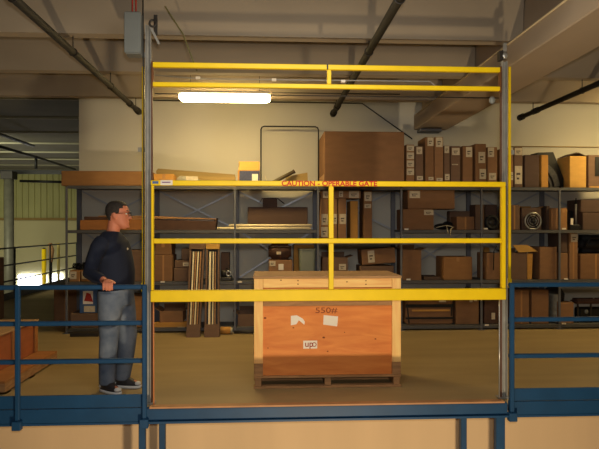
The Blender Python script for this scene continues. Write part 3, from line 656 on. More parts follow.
o = carton(511, 527, 253, 'L', 'large open carton with a yellow flap folded forward, right of the gate post', 2, tape='', opn=True)
zf = PZ(520, 252.8, 8.765)
MB().poly([(PX(513, 8.74), PZ(513, 245, 8.74)), (PX(528, 8.74), PZ(528, 245, 8.74)), (PX(538, 8.74), PZ(538, 251.5, 8.74)), (PX(519, 8.74), PZ(519, 252.5, 8.74))], 8.752, 8.76).build('front_flap', M['cb6'], o)
MB().poly([(PX(527.5, 8.76), PZ(527, 253.5, 8.76)), (PX(533, 8.76), PZ(532, 253.5, 8.76)), (PX(532, 8.76), .75), (PX(527.5, 8.76), .75)], 8.768, 8.774).build('side_panel', M['cb5'], o)
carton(539.5, 557, 247, 'L', 'brown carton with a bulging bottom flap, left of the thin right rack post', 0, tape='')
carton(560.2, 568, 253, 'L', 'narrow brown carton right of the thin right rack post', 0, tape='')
o = carton(569, 578, 233.2, 'L', 'tallest carton of the right bay, with a cream label near its top', 0, labs=[(571, 577.5, 234, 242)], tape='v')
carton(580, 612, 254, 'L', 'wide brown carton under a black bag at the right edge of the lower shelf', 1, tape='v')
carton(560.5, 567.5, 233.5, 'L', 'dark upright case standing on the narrow carton', 4, base=PZ(564, 253, 8.765) + .003, tape='')
b = thing('duffel_bag', (PX(596, 8.9), 8.95, PZ(590, 254, 8.765) + .002), 'black duffel bag on the wide carton at the right edge', 'bag', GN['L'])
z_ = PZ(590, 254, 8.765) + .003
MB().box(PX(580.5, 8.82), PX(614, 8.82), 8.82, 9.14, z_, z_ + .29, .09, seg=4).build('bag_body', M['rubber'], b, True)
MB().tube([(PX(584, 8.85), 8.81, z_ + .12), (PX(590, 8.8), 8.79, z_ + .24), (PX(598, 8.8), 8.79, z_ + .24), (PX(604, 8.85), 8.86, z_ + .22)], .012, 8).build('handle', M['black'], b, True)

# bottom shelf
carton(153.5, 186, 327.5, 'B', 'flat brown carton under the orange board on the bottom shelf', 2, Y=8.76, D=.4, base=LV['B'] + .001, tape='', labs=[(177.5, 185, 329, 331)])
b = thing('lumber_board', (PX(170, 8.7), 8.8, .12), 'orange board lying on the flat brown carton at lower left', 'plank', GN['B'])
zc = PZ(169.75, 327.5, 8.76) + .004
MB().box(PX(153.5, 8.72), PX(187, 8.72), 8.765, 8.95, zc, zc + .065, .004).build('plank', M['cb5'], b)
carton(159.5, 183, 311, 'B', 'open brown carton standing on the orange board at lower left', 0, Y=8.8, D=.35, base=zc + .067, opn=True)
# leaning tube cartons on the floor in front of rack
def tube_carton(xt0, xt1, xb0, xb1, yb, label, tubes, capc):
    Yb, Yt = 8.35, 8.64
    o = thing('tube_carton', (PX((xb0 + xb1) / 2, Yb), Yb, 0), label, 'box', 'tall cartons of tubes leaning on the rack')
    zt = PZ(205, 249, Yt)
    P = [Vector((PX(xb0, Yb), Yb, .002)), Vector((PX(xb1, Yb), Yb, .002)), Vector((PX(xt1, Yt), Yt, zt)), Vector((PX(xt0, Yt), Yt, zt))]
    def panel(a, b, m, name, dy0, dy1, u0, u1, v0=0, v1=1):
        bm = MB(); vs = []
        for dy in (dy0, dy1):
            for (u, v) in ((u0, v0), (u1, v0), (u1, v1), (u0, v1)):
                lo = P[0].lerp(P[1], u); hi = P[3].lerp(P[2], u); q = lo.lerp(hi, v); vs.append(bm.bm.verts.new((q.x, q.y + dy, q.z)))
        f = bm.bm.faces; f.new(vs[:4]); f.new(vs[4:][::-1])
        for i in range(4): j = (i + 1) % 4; f.new((vs[j], vs[i], vs[4 + i], vs[4 + j]))
        return bm.build(name, m, o)
    m = M['cb2']
    panel(0, 0, m, 'back_panel', .04, .05, 0, 1)
    panel(0, 0, m, 'side_panel', -.04, .0399, 0, .12); panel(0, 0, m, 'side_panel', -.04, .0399, .88, 1)
    panel(0, 0, m, 'bottom_panel', -.045, -.02, .121, .879, 0, .14)
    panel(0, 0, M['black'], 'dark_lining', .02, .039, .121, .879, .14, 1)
    for (u, w, c) in tubes:
        panel(0, 0, c, 'tube', -.035, .0, u, u + w, .141, .97)
    panel(0, 0, M['cb%d' % capc], 'end_flap', -.05, .05, -.02, 1.02, 1.001, 1.06)
T1, T2, T3 = M['tube'], M['silver'], M['pinedk']
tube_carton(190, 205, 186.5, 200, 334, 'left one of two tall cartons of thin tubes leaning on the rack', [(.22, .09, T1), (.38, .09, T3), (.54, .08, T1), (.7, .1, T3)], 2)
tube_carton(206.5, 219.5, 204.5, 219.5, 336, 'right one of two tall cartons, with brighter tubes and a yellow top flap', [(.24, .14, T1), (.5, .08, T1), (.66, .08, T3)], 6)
b = thing('paper_roll', (PX(226, 8.75), 8.78, .0), 'short brown wrapped roll on the floor right of the leaning cartons', 'roll')
MB().tube([(PX(220.5, 8.55), 8.55, .055), (PX(230.5, 8.55), 8.55, .055)], .052, 14).build('roll_body', M['cb5'], b, True)
MB().tube([(PX(230.6, 8.55), 8.55, .055), (PX(232.6, 8.55), 8.55, .055)], .044, 14).build('plastic_end', M['plastic'], b, True)
o = MB().tube([(PX(234, 8.58), 8.58, .024), (PX(262, 8.58), 8.58, .024)], .022, 12).build('steel_pipe', M['metaldk'], None, True)
tag(recenter(o, (PX(245, 8.58), 8.58, .024)), 'grey steel pipe lying on the floor left of the plywood crate', 'pipe')
carton(237.5, 258, 314, 'B', 'brown carton on the bottom shelf left of the plywood crate', 2, Y=8.8, D=.4, opn=True)
# right bottom
b = thing('strapped_carton', (PX(430, 8.8), 8.9, .071), 'brown carton bound with dark straps on the bottom shelf right of the crate', 'box', GN['B'])
MB().box(PX(406, 8.79), PX(453, 8.79), 8.79, 9.2, .072, PZ(430, 299, 8.79), .02, seg=2).build('carton_body', M['cb1'], b)
for z0, z1_ in ((.155, .185), (.33, .38)):
    MB().box(PX(405.5, 8.78), PX(453.5, 8.78), 8.778, 8.789, z0, z1_, .003).build('strap', M['black'], b)
MB().box(PX(412, 8.78), PX(450, 8.78), 8.782, 8.789, .27, .30, .002).build('tape', M['cb5'], b)
for pa, pb, zl in ((407, 409, .09), (452, 451, .2)): MB().obox((PX(pa, 8.78), 8.774, .39), (PX(pb, 8.78), 8.774, zl), .006, .02).build('vertical_strap', M['black'], b)
MB().box(PX(439, 8.78), PX(446, 8.78), 8.777, 8.781, .41, .44).build('label_slip', M['lab'], b)
o = carton(455.5, 479, 297, 'B', 'brown carton with small white marks on the bottom shelf left of the gate post', 1, Y=8.79, tape='')
zz = PZ(470, 300.5, 8.79)
MB().box(PX(469.5, 8.79), PX(472.5, 8.79), 8.786, 8.789, zz - .025, zz + .01).box(PX(474, 8.79), PX(477, 8.79), 8.786, 8.789, zz - .01, zz + .015).build('white_marks', M['lab'], o)
b = thing('black_case', (PX(470, 8.9), 8.95, .56), 'black flat case lying on top of the strapped cartons', 'case', GN['B'])
zcs = max(PZ(430, 299, 8.79), PZ(467, 297, 8.79)) + .004
MB().box(PX(449, 8.9), PX(478, 8.9), 8.88, 9.2, zcs, zcs + .09, .02, seg=2).build('case_body', M['rubber'], b)
MB().tube([(PX(466, 8.9), 8.95, zcs + .09), (PX(466.5, 8.9), 8.95, zcs + .13), (PX(470, 8.9), 8.95, zcs + .13), (PX(470.5, 8.9), 8.95, zcs + .09)], .008, 8).build('case_handle', M['black'], b, True)
b = thing('black_cabinet', (PX(490, 8.9), 8.95, .071), 'dark cabinet with a small white tag on the bottom shelf beside the gate post', 'cabinet', GN['B'])
MB().box(PX(484.5, 8.8), PX(499, 8.8), 8.8, 9.15, .072, .52, .006).build('cabinet_body', M['bag'], b)
MB().box(PX(491.5, 8.8), PX(495, 8.8), 8.796, 8.7995, .14, .24).build('white_tag', M['lab'], b)
carton(513.5, 529.5, 290, 'B', 'left brown carton of a pair under the right guardrail', 1, tape='v')
carton(531.5, 549, 290, 'B', 'right brown carton of a pair under the right guardrail', 1, tape='')
b = thing('wrapped_machine', (PX(556, 8.9), 8.98, .071), 'grey plastic-wrapped item with a domed top right of the carton pair', 'machine', GN['B'])
MB().rings([(PX(555.3, 8.95), 9.03, .073, .055, .15, 0), (PX(555.3, 8.95), 9.03, .4, .055, .15, 0), (PX(555.5, 8.95), 9.03, .5, .045, .13, 0)], 20, 4).build('wrapping', M['plastic'], b)
MB().rings([(PX(561, 8.95), 9.16, .3, .14, .07, 0), (PX(561, 8.95), 9.16, .48, .16, .09, 0), (PX(560, 8.95), 9.16, .57, .12, .07, 0), (PX(559, 8.95), 9.16, .61, .05, .03, 0)], 20, 2.4).build('dome', M['metaldk'], b, True)
MB().box(PX(557, 9.1), PX(568, 9.1), 9.07, 9.2, .072, .3).build('base', M['metaldk'], b)
carton(560.3, 574, 302.5, 'B', 'orange-brown carton in front of the wrapped item', 0, Y=8.77, D=.2, tape='')
b = thing('black_machine', (PX(590, 8.9), 8.95, .071), 'black machine with small white dots at the right edge of the bottom shelf', 'machine', GN['B'])
MB().box(PX(579, 8.85), PX(606, 8.85), 8.85, 9.0, .08, .3, .02).build('housing', M['black'], b)
MB().box(PX(576, 8.8), PX(608, 8.8), 8.8, 9.0, .36, .44, .03, seg=2).build('top_cover', M['bag'], b)
for px in (577, 590, 604):
    MB().box(PX(px, 8.84), PX(px + 1.5, 8.84), 8.83, 8.849, .072, .359).build('leg', M['metaldk'], b)
MB().ell((PX(587, 8.83), 8.845, .24), (.03, .012, .035)).build('gauge', M['grey'], b, True)
MB().ell((PX(594, 8.79), 8.8, .46), (.015, .01, .015)).build('knob', M['silver'], b, True)

# left bay of the lower shelves, beyond the man
carton(69, 80, 270.5, 'L', 'small picture carton at the left end of the lower shelf', 3, labs=[(70, 76.5, 271.5, 279)], tape='', Y=8.79, D=.3)
carton(80.5, 92, 270.5, 'L', 'small picture carton right against the man on the lower shelf', 3, labs=[(82, 90.5, 271.5, 279)], tape='', Y=8.79, D=.3)
b = thing('wire_tangle', (PX(75, 8.9), 8.9, PZ(75, 270.5, 8.79) + .002), 'tangle of black wires on the picture cartons at the left end of the rack', 'wires', GN['L'])
zc = PZ(75, 270.5, 8.79) + .016; pts = []
rr = random.Random(3)
for i in range(26): pts.append((PX(70 + 16 * rr.random(), 8.9), 8.83 + .2 * rr.random(), zc + .1 * rr.random() ** 2))
MB().tube(pts, .01, 6).build('wire', M['black'], b, True)
carton(110, 148, 250, 'L', 'brown carton behind the man on the lower shelf', 2, tape='')
b = thing('blue_product_box', (PX(88, 8.8), 8.85, .071), 'blue and white printed box with a red picture, left of the man', 'box', GN['B'])
zb_ = PZ(88, 313, 8.78)
MB().box(PX(79.5, 8.78), PX(97, 8.78), 8.78, 8.95, zb_, PZ(88, 289.5, 8.78), .004).build('box_body', mat('blue_box_print', (60, 92, 140), .6, var=.15, scale=12), b)
MB().box(PX(83, 8.78), PX(93, 8.78), 8.776, 8.7795, PZ(88, 304, 8.78), PZ(88, 291, 8.78)).build('white_panel', M['white'], b)
MB().poly([(PX(84, 8.77), PZ(88, 301, 8.77)), (PX(93, 8.77), PZ(88, 302, 8.77)), (PX(90.5, 8.77), PZ(88, 294, 8.77)), (PX(86.5, 8.77), PZ(88, 292.5, 8.77))], 8.773, 8.7755).build('red_picture', M['redpaint'], b)
MB().box(PX(84, 8.78), PX(95, 8.78), 8.776, 8.7795, PZ(88, 312, 8.78), PZ(88, 306, 8.78)).build('white_text_block', M['lab'], b)
carton(70, 98, 313.3, 'B', 'flat brown carton under the blue printed box', 2, tape='')
carton(53.5, 77.5, 287, 'B', 'tall brown carton standing on the floor past the left end of the rack', 1, base=.001, Y=9.48, D=.5, tape='v', grp=False)
carton(100, 149, 296, 'B', 'brown carton on the bottom shelf behind the mans legs', 3, tape='')
b = thing('floor_plank', (PX(85, 8.5), 8.5, 0), 'dark flat board on the floor left of the man in front of the rack', 'plank')
MB().box(PX(70, 8.45), PX(98, 8.45), 8.45, 8.65, .001, .05, .004).build('board', M['metaldk'], b)

# ------------------------------------------------------------------ pipes, conduits, lamps
def ypipe(px, py, Yend, r, label, z=None):
    x = PX(px, Yend); z = PZ(px, py, Yend)
    o = thing('sprinkler_pipe', (x, Yend, z), label, 'pipe', 'dark sprinkler pipes under the ceiling')
    MB().tube([(x, -2, z), (x, Yend, z)], r, 14).build('pipe_run', M['pipe'], o, True)
    MB().tube([(x, Yend - .05, z), (x, Yend + .06, z)], r + .014, 14).build('end_cap', M['pipe'], o, True)
    MB().tube([(x, Yend - .55, z), (x, Yend - .45, z)], r + .01, 14).build('coupling', M['pipe'], o, True)
    for y in [q for q in ys if 2 < q < Yend]:
        MB().torus((x, y, z), r + .004, .005, n=16, m=6).tube([(x, y, z + r), (x, y, 3.349)], .006, 6).build('hanger', M['metaldk'], o)
    return o
ypipe(138, 111, 8.5, .033, 'dark sprinkler pipe crossing the ceiling at upper left')
ypipe(333.5, 113, 8.75, .036, 'dark sprinkler pipe crossing the ceiling above the largest carton')
ypipe(521.5, 117, 8.75, .034, 'dark sprinkler pipe under the ceiling right of the girder')
def wire(pts, r, m, name, label, cat):
    o = MB().tube(pts, r, 6).build(name, m, None, True); recenter(o, pts[0]); return tag(o, label, cat)
wire([(PX(148, YW), YW - .012, PZ(148, 100.5, YW)), (PX(362, YW), YW - .012, PZ(362, 103.5, YW)), (PX(412, YW), YW - .012, PZ(412, 139, YW))], .01, M['metaldk'], 'wall_line', 'thin dark conduit on the wall, bending down behind the largest carton', 'conduit')
wire([(PX(272, 7.9), 7.9, 3.34), (PX(400, 7.9), 7.9, 3.34)], .008, M['metaldk'], 'lamp_conduit', 'thin conduit running right from the fluorescent lamp', 'conduit')
wire([(GX0 - .01, 3, 3.33), (GX0 - .01, 9.3, 3.33)], .01, mat('pale_conduit', (196, 176, 140), .5), 'girder_conduit', 'pale conduit along the left edge of the concrete girder', 'conduit')
wire([(PX(508, YW), YW - .012, PZ(508, 146.5, YW)), (5.9, YW - .012, PZ(508, 146.5, YW) )], .008, M['tan'], 'wall_line', 'thin tan line on the wall above the right top shelf', 'conduit')  # thin tan tube marking a change of wall tone
for i, y in enumerate((4.1, 6.2)):
    pass
def lamp(x0, x1, Y, z, label):
    o = thing('ceiling_lamp', ((x0 + x1) / 2, Y, z), label, 'lamp', 'fluorescent lamps under the ceiling')
    MB().box(x0, x1, Y - .14, Y + .14, z + .05, z + .085, .006).build('housing', M['white'], o)
    MB().rings([((x0 + x1) / 2, Y, z - .02, (x1 - x0) / 2 - .03, .09, 0), ((x0 + x1) / 2, Y, z + .0, (x1 - x0) / 2 - .01, .13, 0), ((x0 + x1) / 2, Y, z + .0495, (x1 - x0) / 2 - .01, .135, 0)], 32, 8).build('diffuser', M['lamp'], o)
    for x in (x0 + .15, x1 - .15):
        MB().tube([(x, Y, z + .085), (x, Y, 3.949)], .004, 6).build('rod', M['metaldk'], o)
lamp(-1.165, .05, 7.9, 3.24, 'lit fluorescent lamp hanging under the ceiling at upper left of the gate')
lamp(5.0, 6.22, 7.9, 3.24, 'lit fluorescent lamp hanging off to the right')

# ------------------------------------------------------------------ far bay on the left
xr_ = -5.5
fr = thing('guardrail', (xr_, 13.5, 0), 'long black guardrail along the far left edge of the platform', 'guardrail')
for z in (1.1, .74, .4):
    MB().tube([(xr_, 9, z), (xr_, 17.5, z)], .018, 8).build('rail', mat('rail_grey_green', (58, 60, 52), .5), fr, True)
for y in (10.6, 13.2, 15.3, 17.4):
    MB().tube([(xr_, y, 0.001), (xr_, y, 1.12)], .024, 8).build('rail_post', MATS['rail_grey_green'], fr, True)
MB().box(xr_ - .01, xr_ + .01, 9, 17.5, .0, .15).build('toe_plate', M['black'], fr)
Yq = 19.5
b = thing('support_column', (PX(9, Yq), Yq, -3.2), 'tall round silver column in the far bay at the left edge', 'column')
MB().tube([(PX(9, Yq), Yq, -3.2), (PX(9, Yq), Yq, 3.1)], .15, 18).build('column_shaft', mat('column_grey', (124, 122, 106), .5, .2), b, True)
MB().box(PX(3, Yq), PX(15, Yq), Yq - .2, Yq + .2, 3.1, 3.35, .01).build('column_head', M['metaldk'], b)
b = thing('roof_beam', (PX(30, 20.2), 20.2, 3.3), 'dark horizontal roof beam in the far bay above the silver column', 'beam')
MB().box(-12, XWL - .05, 20.15, 20.25, PZ(30, 174, 20.2), PZ(30, 170.5, 20.2)).build('beam_bar', M['black'], b)
MB().box(-12, XWL - .05, 20.1, 20.3, PZ(30, 170.5, 20.2), PZ(30, 170, 20.2)).build('beam_flange', M['metaldk'], b)
wire([(PX(20, 21), 21, PZ(20, 181, 21)), (PX(62, 21), 21, PZ(62, 182, 21))], .05, M['black'], 'roof_pipe', 'short dark pipe below the roof beam in the far bay', 'pipe')
b = thing('roof_brace', (PX(36, 18), 18, 3.2), 'dark slanting pipe with a vertical hanger in the far bay roof', 'pipe')
MB().tube([(PX(-5, 14), 14, PZ(-5, 145, 14)), (PX(36, 16.5), 16.5, PZ(36, 157, 16.5)), (PX(75, 19.5), 19.5, PZ(75, 169.5, 19.5))], .035, 8).build('slanting_pipe', M['black'], b, True)
MB().tube([(PX(36, 16.5), 16.5, PZ(36, 156, 16.5)), (PX(36, 16.5), 16.5, PZ(36, 169, 16.5))], .04, 8).build('hanger', M['black'], b, True)
b = thing('roof_bracket', (PX(0, 14), 14, 3.6), 'upper dark bar with a bright edge in the far bay roof', 'bar')
MB().obox((PX(-8, 12.5), 12.5, PZ(-8, 131, 12.5)), (PX(34, 15), 15, PZ(34, 146, 15)), .05, .04).build('bar_body', M['black'], b)
MB().obox((PX(-8, 12.5), 12.5, PZ(-8, 133, 12.5)), (PX(33, 15), 15, PZ(33, 147, 15)), .012, .012).build('bright_edge', M['silver'], b)
M['pale_yellow'] = mat('pale_yellow_paint', (220, 200, 120), .6)
for px, lab, y0_, w in ((44, 'left yellow post beyond the black guardrail in the far bay', 249, .065), (58.5, 'right yellow post beyond the black guardrail in the far bay', 244, .045)):
    Yy = 18.5; b = thing('safety_post', (PX(px, Yy), Yy, -3.2), lab, 'post', 'yellow posts in the far bay')
    MB().tube([(PX(px, Yy), Yy, -3.2), (PX(px, Yy), Yy, PZ(px, y0_, Yy))], w, 14).build('post_shaft', M['yellow' if w > .05 else 'pale_yellow'], b, True)
    MB().ell((PX(px, Yy), Yy, PZ(px, y0_, Yy)), (w * .8, w * .8, w * .6)).build('post_cap', M['black'] if w > .05 else M['yellow'], b, True)
Yy = 18.2
b = thing('equipment_stand', (PX(51.5, Yy), Yy, -3.2), 'dark upright stand with brown cloth between the yellow posts', 'stand')
MB().tube([(PX(51, Yy), Yy, -3.2), (PX(51, Yy), Yy, PZ(51, 243, Yy))], .04, 8).build('upright', M['black'], b, True)
MB().rings([(PX(52, Yy), Yy - .1, PZ(52, 262, Yy), .06, .05, 0), (PX(52.5, Yy), Yy - .1, PZ(52, 250, Yy), .09, .05, 0), (PX(51.5, Yy), Yy - .1, PZ(52, 243, Yy), .05, .04, 0)], 12).build('brown_cloth', M['pinedk'], b, True)
Yl = 10.0
b = thing('cardboard_box', (PX(-2, Yl), Yl, .001), 'brown box standing at the left edge of the photo behind the guardrail', 'box')
MB().box(PX(-30, Yl), PX(-4, Yl), Yl, Yl + .3, .001, PZ(0, 258, Yl), .006).build('carton_body', M['cb1'], b)
MB().box(PX(-8, Yl), PX(-5, Yl), Yl - .002, Yl, PZ(0, 284, Yl), PZ(0, 270, Yl)).build('red_label', M['redpaint'], b)

# ------------------------------------------------------------------ the man
MX, MY = -1.445, 5.70
man = thing('person', (MX, MY, 0), 'man with dark hair and glasses in navy shirt and jeans, hand on the rail', 'person')
def T(p): return (p[0] + MX, p[1] + MY, p[2])
def TT(ps): return [T(p) for p in ps]
def remesh(o, v, it=3):
    r_ = o.modifiers.new('remesh', 'REMESH'); r_.mode = 'VOXEL'; r_.voxel_size = v; r_.use_smooth_shade = True
    s_ = o.modifiers.new('smooth', 'SMOOTH'); s_.iterations = it; s_.factor = .5
HS = 1.07; HX, HZ = .028, 1.535
prof = [(-.012, .070, .030, .022), (.006, .091, .010, .040), (.028, .096, -.03, .056), (.05, .093, -.062, .063), (.075, .093, -.08, .069),
        (.10, .092, -.092, .073), (.122, .085, -.098, .076), (.145, .093, -.101, .077), (.17, .091, -.102, .077), (.195, .078, -.094, .070), (.215, .052, -.075, .055), (.228, .02, -.045, .03)]
def headrings(grow=0.0, zmin=-1):
    return [(MX + HX + HS * (a + b) / 2, MY, HZ + HS * z + (grow if z > .2 else 0), HS * (a - b) / 2 + grow, HS * w_ + grow, 0) for z, a, b, w_ in prof if z >= zmin]
W = [(.055, -.505, 1.078), (.085, -.575, 1.082)]
b = MB()
b.rings(headrings(), 26, 2.25)
b.tube(TT([(-.03, 0, 1.44), (-.012, 0, 1.52), (.0, 0, 1.60)]), [.066, .06, .062], 16)
# nose, brow, ears, lips, chin
b.poly([(MX + HX + HS * x_, HZ + HS * z_) for x_, z_ in ((.078, .135), (.094, .128), (.110, .105), (.127, .085), (.119, .074), (.08, .07))], MY - .014, MY + .014)
b.ell((MX + HX + HS * .105, MY, HZ + HS * .083), (.018, .018, .012), 12)
b.ell((MX + HX + HS * .089, MY, HZ + HS * .141), (.014, .055, .010), 12)
b.ell((MX + HX + HS * .092, MY, HZ + HS * .052), (.012, .026, .007), 12).ell((MX + HX + HS * .090, MY, HZ + HS * .040), (.012, .024, .007), 12)
b.ell((MX + HX + HS * .084, MY, HZ + HS * .008), (.020, .028, .018), 12)
for s in (-1, 1):
    b.ell((MX + HX - .012, MY + s * HS * .078, HZ + HS * .105), (.02, .010, .034), 12, Matrix.Rotation(-.2, 4, 'Y'))
# trunk
TR = [(.0, .0, .84, .11, .14), (.01, 0, .93, .125, .16), (.010, 0, 1.02, .138, .165), (.010, 0, 1.12, .140, .165), (.005, 0, 1.22, .15, .18), (-.008, 0, 1.32, .135, .19),
      (-.02, 0, 1.39, .115, .185), (-.03, 0, 1.44, .09, .14), (-.033, 0, 1.48, .065, .08)]
YAWT = math.radians(-14)
b.rings([(MX + x_, MY + y_, z_, rx, ry, YAWT) for x_, y_, z_, rx, ry in TR], 24, 2.2)
armR = [(-.065, -.175, 1.415), (-.085, -.225, 1.36), (-.12, -.28, 1.24), (-.14, -.325, 1.12), (-.06, -.405, 1.095), (.03, -.485, 1.078)]
armL = [(-.02, .175, 1.415), (-.03, .225, 1.35), (-.05, .26, 1.22), (-.06, .27, 1.10), (.0, .28, 1.0), (.05, .27, .90)]
rad = [.05, .056, .046, .042, .038, .028]
b.tube(TT(armR), rad, 14); b.tube(TT(armL), rad, 14)
# right hand on the rail
b.tube(TT([(.018, -.475, 1.08), (.05, -.51, 1.078), (.08, -.555, 1.076), (.10, -.592, 1.072)]), [.026, .03, .040, .040], 14, sy=.45)
for k, (x_, ln) in enumerate(((.060, .92), (.085, 1.0), (.110, 1.0), (.133, .9))):
    b.tube(TT([(x_ * .8 + .02, -.56, 1.073), (x_, -.602, 1.070), (x_ + .003, -.628, 1.060), (x_ + .005, -.638, 1.060 - .028 * ln), (x_ + .004, -.632, 1.060 - .05 * ln), (x_ + .003, -.622, 1.060 - .064 * ln)]), [.010, .0115, .0105, .0098, .009, .0072], 10)
b.tube(TT([(.075, -.53, 1.076), (.108, -.548, 1.071), (.135, -.572, 1.066), (.155, -.595, 1.060)]), [.013, .0125, .0105, .008], 10)
# left hand, relaxed
b.tube(TT([(.05, .27, .90), (.06, .268, .86), (.068, .265, .82)]), [.026, .036, .034], 12, sy=.5)
for k, dx in enumerate((-.03, -.01, .012, .032)):
    b.tube(TT([(.062 + dx, .266, .83), (.075 + dx, .262, .79), (.078 + dx, .252, .762), (.072 + dx, .242, .742)]), [.011, .0105, .0095, .007], 8)
b.tube(TT([(.07, .26, .885), (.105, .245, .86), (.115, .238, .83)]), [.013, .011, .008], 8)
legR = [(-.01, -.085, .92), (-.025, -.095, .72), (-.03, -.10, .50), (-.04, -.105, .30), (-.045, -.105, .07)]
legL = [(.03, .085, .92), (.065, .09, .72), (.10, .085, .50), (.085, .07, .30), (.055, .055, .07)]
lr = [.10, .085, .06, .055, .04]
b.tube(TT(legR), lr, 16); b.tube(TT(legL), lr, 16)
ft = ((-.045, -.105, math.radians(-38)), (.055, .055, math.radians(-12)))
for (x_, y_, yw) in ft:
    c_, s_ = math.cos(yw), math.sin(yw)
    b.tube(TT([(x_ - .03 * c_, y_ - .03 * s_, .055), (x_ + .06 * c_, y_ + .06 * s_, .055), (x_ + .15 * c_, y_ + .15 * s_, .045)]), [.032, .034, .024], 12)
body = b.build('body', M['skin'], man, True); remesh(body, .0075, 2)
# eyes
for s in (-1, 1):
    e = MB().ell((MX + HX + HS * .081, MY + s * .033, HZ + HS * .122), (.011, .013, .009), 12).build('eye', M['white'], man, True)
    MB().ell((MX + HX + HS * .081 + .0095, MY + s * .033, HZ + HS * .122), (.003, .0055, .0055), 10).build('iris', M['black'], e, True)
    MB().obox(T((HX + HS * .098, s * .018, HZ - MY * 0 + HS * .146)), T((HX + HS * .090, s * .05, HZ + HS * .148)), .006, .007).build('eyebrow', M['hair'], man)
# hair: cap over crown, back and sides
hb = MB(); hr = headrings(.008)
nn = 30
grid = []
zs = [r_[2] for r_ in hr]
for (cx_, cy_, z_, rx, ry, _) in hr:
    row = []
    for k in range(nn):
        a = 2 * math.pi * k / nn; ca, sa = math.cos(a), math.sin(a); p_ = 2.25
        row.append(hb.bm.verts.new((cx_ + rx * math.copysign(abs(ca) ** (2 / p_), ca), cy_ + ry * math.copysign(abs(sa) ** (2 / p_), sa), z_ )))
    grid.append(row)
for i in range(len(grid) - 1):
    for k in range(nn):
        q = (grid[i][k], grid[i][(k + 1) % nn], grid[i + 1][(k + 1) % nn], grid[i + 1][k])
        cxm = sum(v.co.x for v in q) / 4 - MX - HX; zm_ = sum(v.co.z for v in q) / 4 - HZ
        lim = .045 if cxm < -.055 else (.10 if cxm < -.03 else (.128 if cxm < .035 else (.165 if cxm < .07 else .186)))
        if zm_ > lim * HS: hb.bm.faces.new(q)
top = hb.bm.verts.new((MX + HX - .015, MY, hr[-1][2] + .006))
for k in range(nn): hb.bm.faces.new((grid[-1][k], grid[-1][(k + 1) % nn], top))
for v in [v for v in hb.bm.verts if not v.link_faces]: hb.bm.verts.remove(v)
hair = hb.build('hair', M['hair'], man, True)
sd = hair.modifiers.new('solid', 'SOLIDIFY'); sd.thickness = .014; sd.offset = -1
sb = hair.modifiers.new('sub', 'SUBSURF'); sb.levels = 1; sb.render_levels = 1
# glasses
gl = MB()
gxx = MX + HX + HS * .106
for s in (-1, 1):
    gl.torus((gxx, MY + s * .034, HZ + HS * .118), .021, .0022, 'X', 20, 6)
    gl.tube([(gxx, MY + s * .055, HZ + HS * .127), (gxx - .035, MY + s * .079, HZ + HS * .127), (gxx - .115, MY + s * .088, HZ + HS * .122)], .0026, 6)
gl.tube([(gxx, MY - .014, HZ + HS * .122), (gxx + .003, MY, HZ + HS * .126), (gxx, MY + .014, HZ + HS * .122)], .0022, 6)
gl.build('glasses', M['black'], man, True)
# shirt
g = .018
sh = MB()
sh.rings([(MX + x_, MY + y_, z_, rx, ry, YAWT) for x_, y_, z_, rx, ry in
          [(.008, 0, .935, .148, .180), (.010, 0, .97, .158, .186), (.012, 0, 1.04, .163, .190), (.012, 0, 1.12, .163, .190), (.004, 0, 1.22, .157, .198), (-.010, 0, 1.32, .145, .206),
           (-.02, 0, 1.395, .128, .202), (-.03, 0, 1.445, .105, .155), (-.033, 0, 1.482, .082, .098), (-.03, 0, 1.500, .073, .077)]], 28, 2.2)
sh.tube(TT(armR[:5] + [(.018, -.473, 1.080)]), [.07, .078, .068, .064, .056, .041], 16)
sh.tube(TT(armL), [.07, .078, .068, .062, .054, .042], 16)
shirt = sh.build('shirt', M['shirt'], man, True); remesh(shirt, .013, 4)
MB().ell(T((.140, -.088, 1.335)), (.008, .014, .012), 10).build('chest_emblem', M['lab'], shirt, True)
# jeans
jn = MB()
jn.rings([(MX + x_, MY + y_, z_, rx, ry, YAWT) for x_, y_, z_, rx, ry in [(.018, 0, .80, .135, .165), (.018, 0, .86, .145, .178), (.018, 0, .93, .148, .178), (.018, 0, .965, .146, .176)]], 26, 2.3)
jn.tube(TT(legR), [.128, .108, .087, .082, .074], 18); jn.tube(TT(legL), [.128, .112, .090, .082, .072], 18)
jeans = jn.build('jeans', M['jeans'], man, True); remesh(jeans, .013, 4)
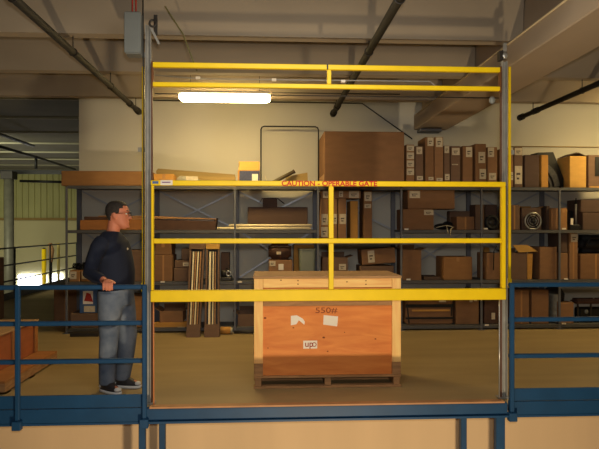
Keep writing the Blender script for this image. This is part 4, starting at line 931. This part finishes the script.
# shoes
for (x_, y_, yw) in ft:
    c_, s_ = math.cos(yw), math.sin(yw)
    def R_(d, z_, rx, ry): return (MX + x_ + d * c_, MY + y_ + d * s_, z_, rx, ry, yw)
    s1 = MB().rings([R_(.05, .001, .138, .046), R_(.05, .012, .145, .052), R_(.05, .028, .143, .05)], 24, 2.6).build('shoe', M['shoewhite'], man, True)
    MB().rings([R_(.05, .0285, .138, .047), R_(.045, .05, .13, .047), R_(.02, .075, .10, .044), R_(.0, .10, .07, .042), R_(-.01, .12, .06, .042)], 24, 2.3).build('shoe_upper', M['shoe'], s1, True)
    MB().ell((MX + x_ + .155 * c_, MY + y_ + .155 * s_, .045), (.034, .036, .020), 14, Matrix.Rotation(yw, 4, 'Z')).build('toe_cap', M['shoewhite'], s1, True)
    MB().ell((MX + x_ - .06 * c_, MY + y_ - .06 * s_, .05), (.034, .042, .018), 14, Matrix.Rotation(yw, 4, 'Z')).build('heel_stripe', M['shoewhite'], s1, True)
# ------------------------------------------------------------------ lights
def area(name, loc, target, size, power, col, sy=None):
    l = bpy.data.lights.new(name, 'AREA'); l.energy = power; l.color = col; l.shape = 'RECTANGLE'; l.size = size; l.size_y = sy or size
    o = bpy.data.objects.new(name, l); C.objects.link(o); o.location = loc
    o.rotation_euler = (Vector(target) - Vector(loc)).to_track_quat('-Z', 'Y').to_euler(); return o
WARM = (1, .79, .50)
area('lower_level_lamp', (.8, 1.0, -2.2), (.6, 5.3, 1.0), .22, 165, WARM)
area('camera_flash', (.05, -.05, 1.66), (.5, 8, 1.3), .08, 62, (1, .95, .88))
area('far_bay_fill', (-9, 14, 2.9), (-9, 22, -.5), 3, 260, (1, .98, .70))  # added fill to brighten the far bay, no fixture modelled
area('mezzanine_fill', (.3, 3.2, 3.2), (.5, 9.2, .8), 1.5, 40, (1, .93, .80))  # added fill aimed at the rack, not an actual lamp of the platform
w = bpy.data.worlds.new('world'); bpy.context.scene.world = w; w.use_nodes = True
w.node_tree.nodes['Background'].inputs['Color'].default_value = (.9, .8, .65, 1)
w.node_tree.nodes['Background'].inputs['Strength'].default_value = .26

cam = bpy.data.cameras.new('camera'); co = bpy.data.objects.new('camera', cam); C.objects.link(co)
cam.sensor_width = 36; cam.lens = 36 * F / 599; cam.shift_y = (HY - 224.5) / 599
co.location = (0, 0, CZ); co.rotation_euler = (math.pi / 2, 0, -TH); cam.clip_end = 100
S = bpy.context.scene; S.camera = co
S.view_settings.view_transform = 'Standard'; S.view_settings.look = 'None'; S.view_settings.gamma = 1
S.view_settings.exposure = 0.06
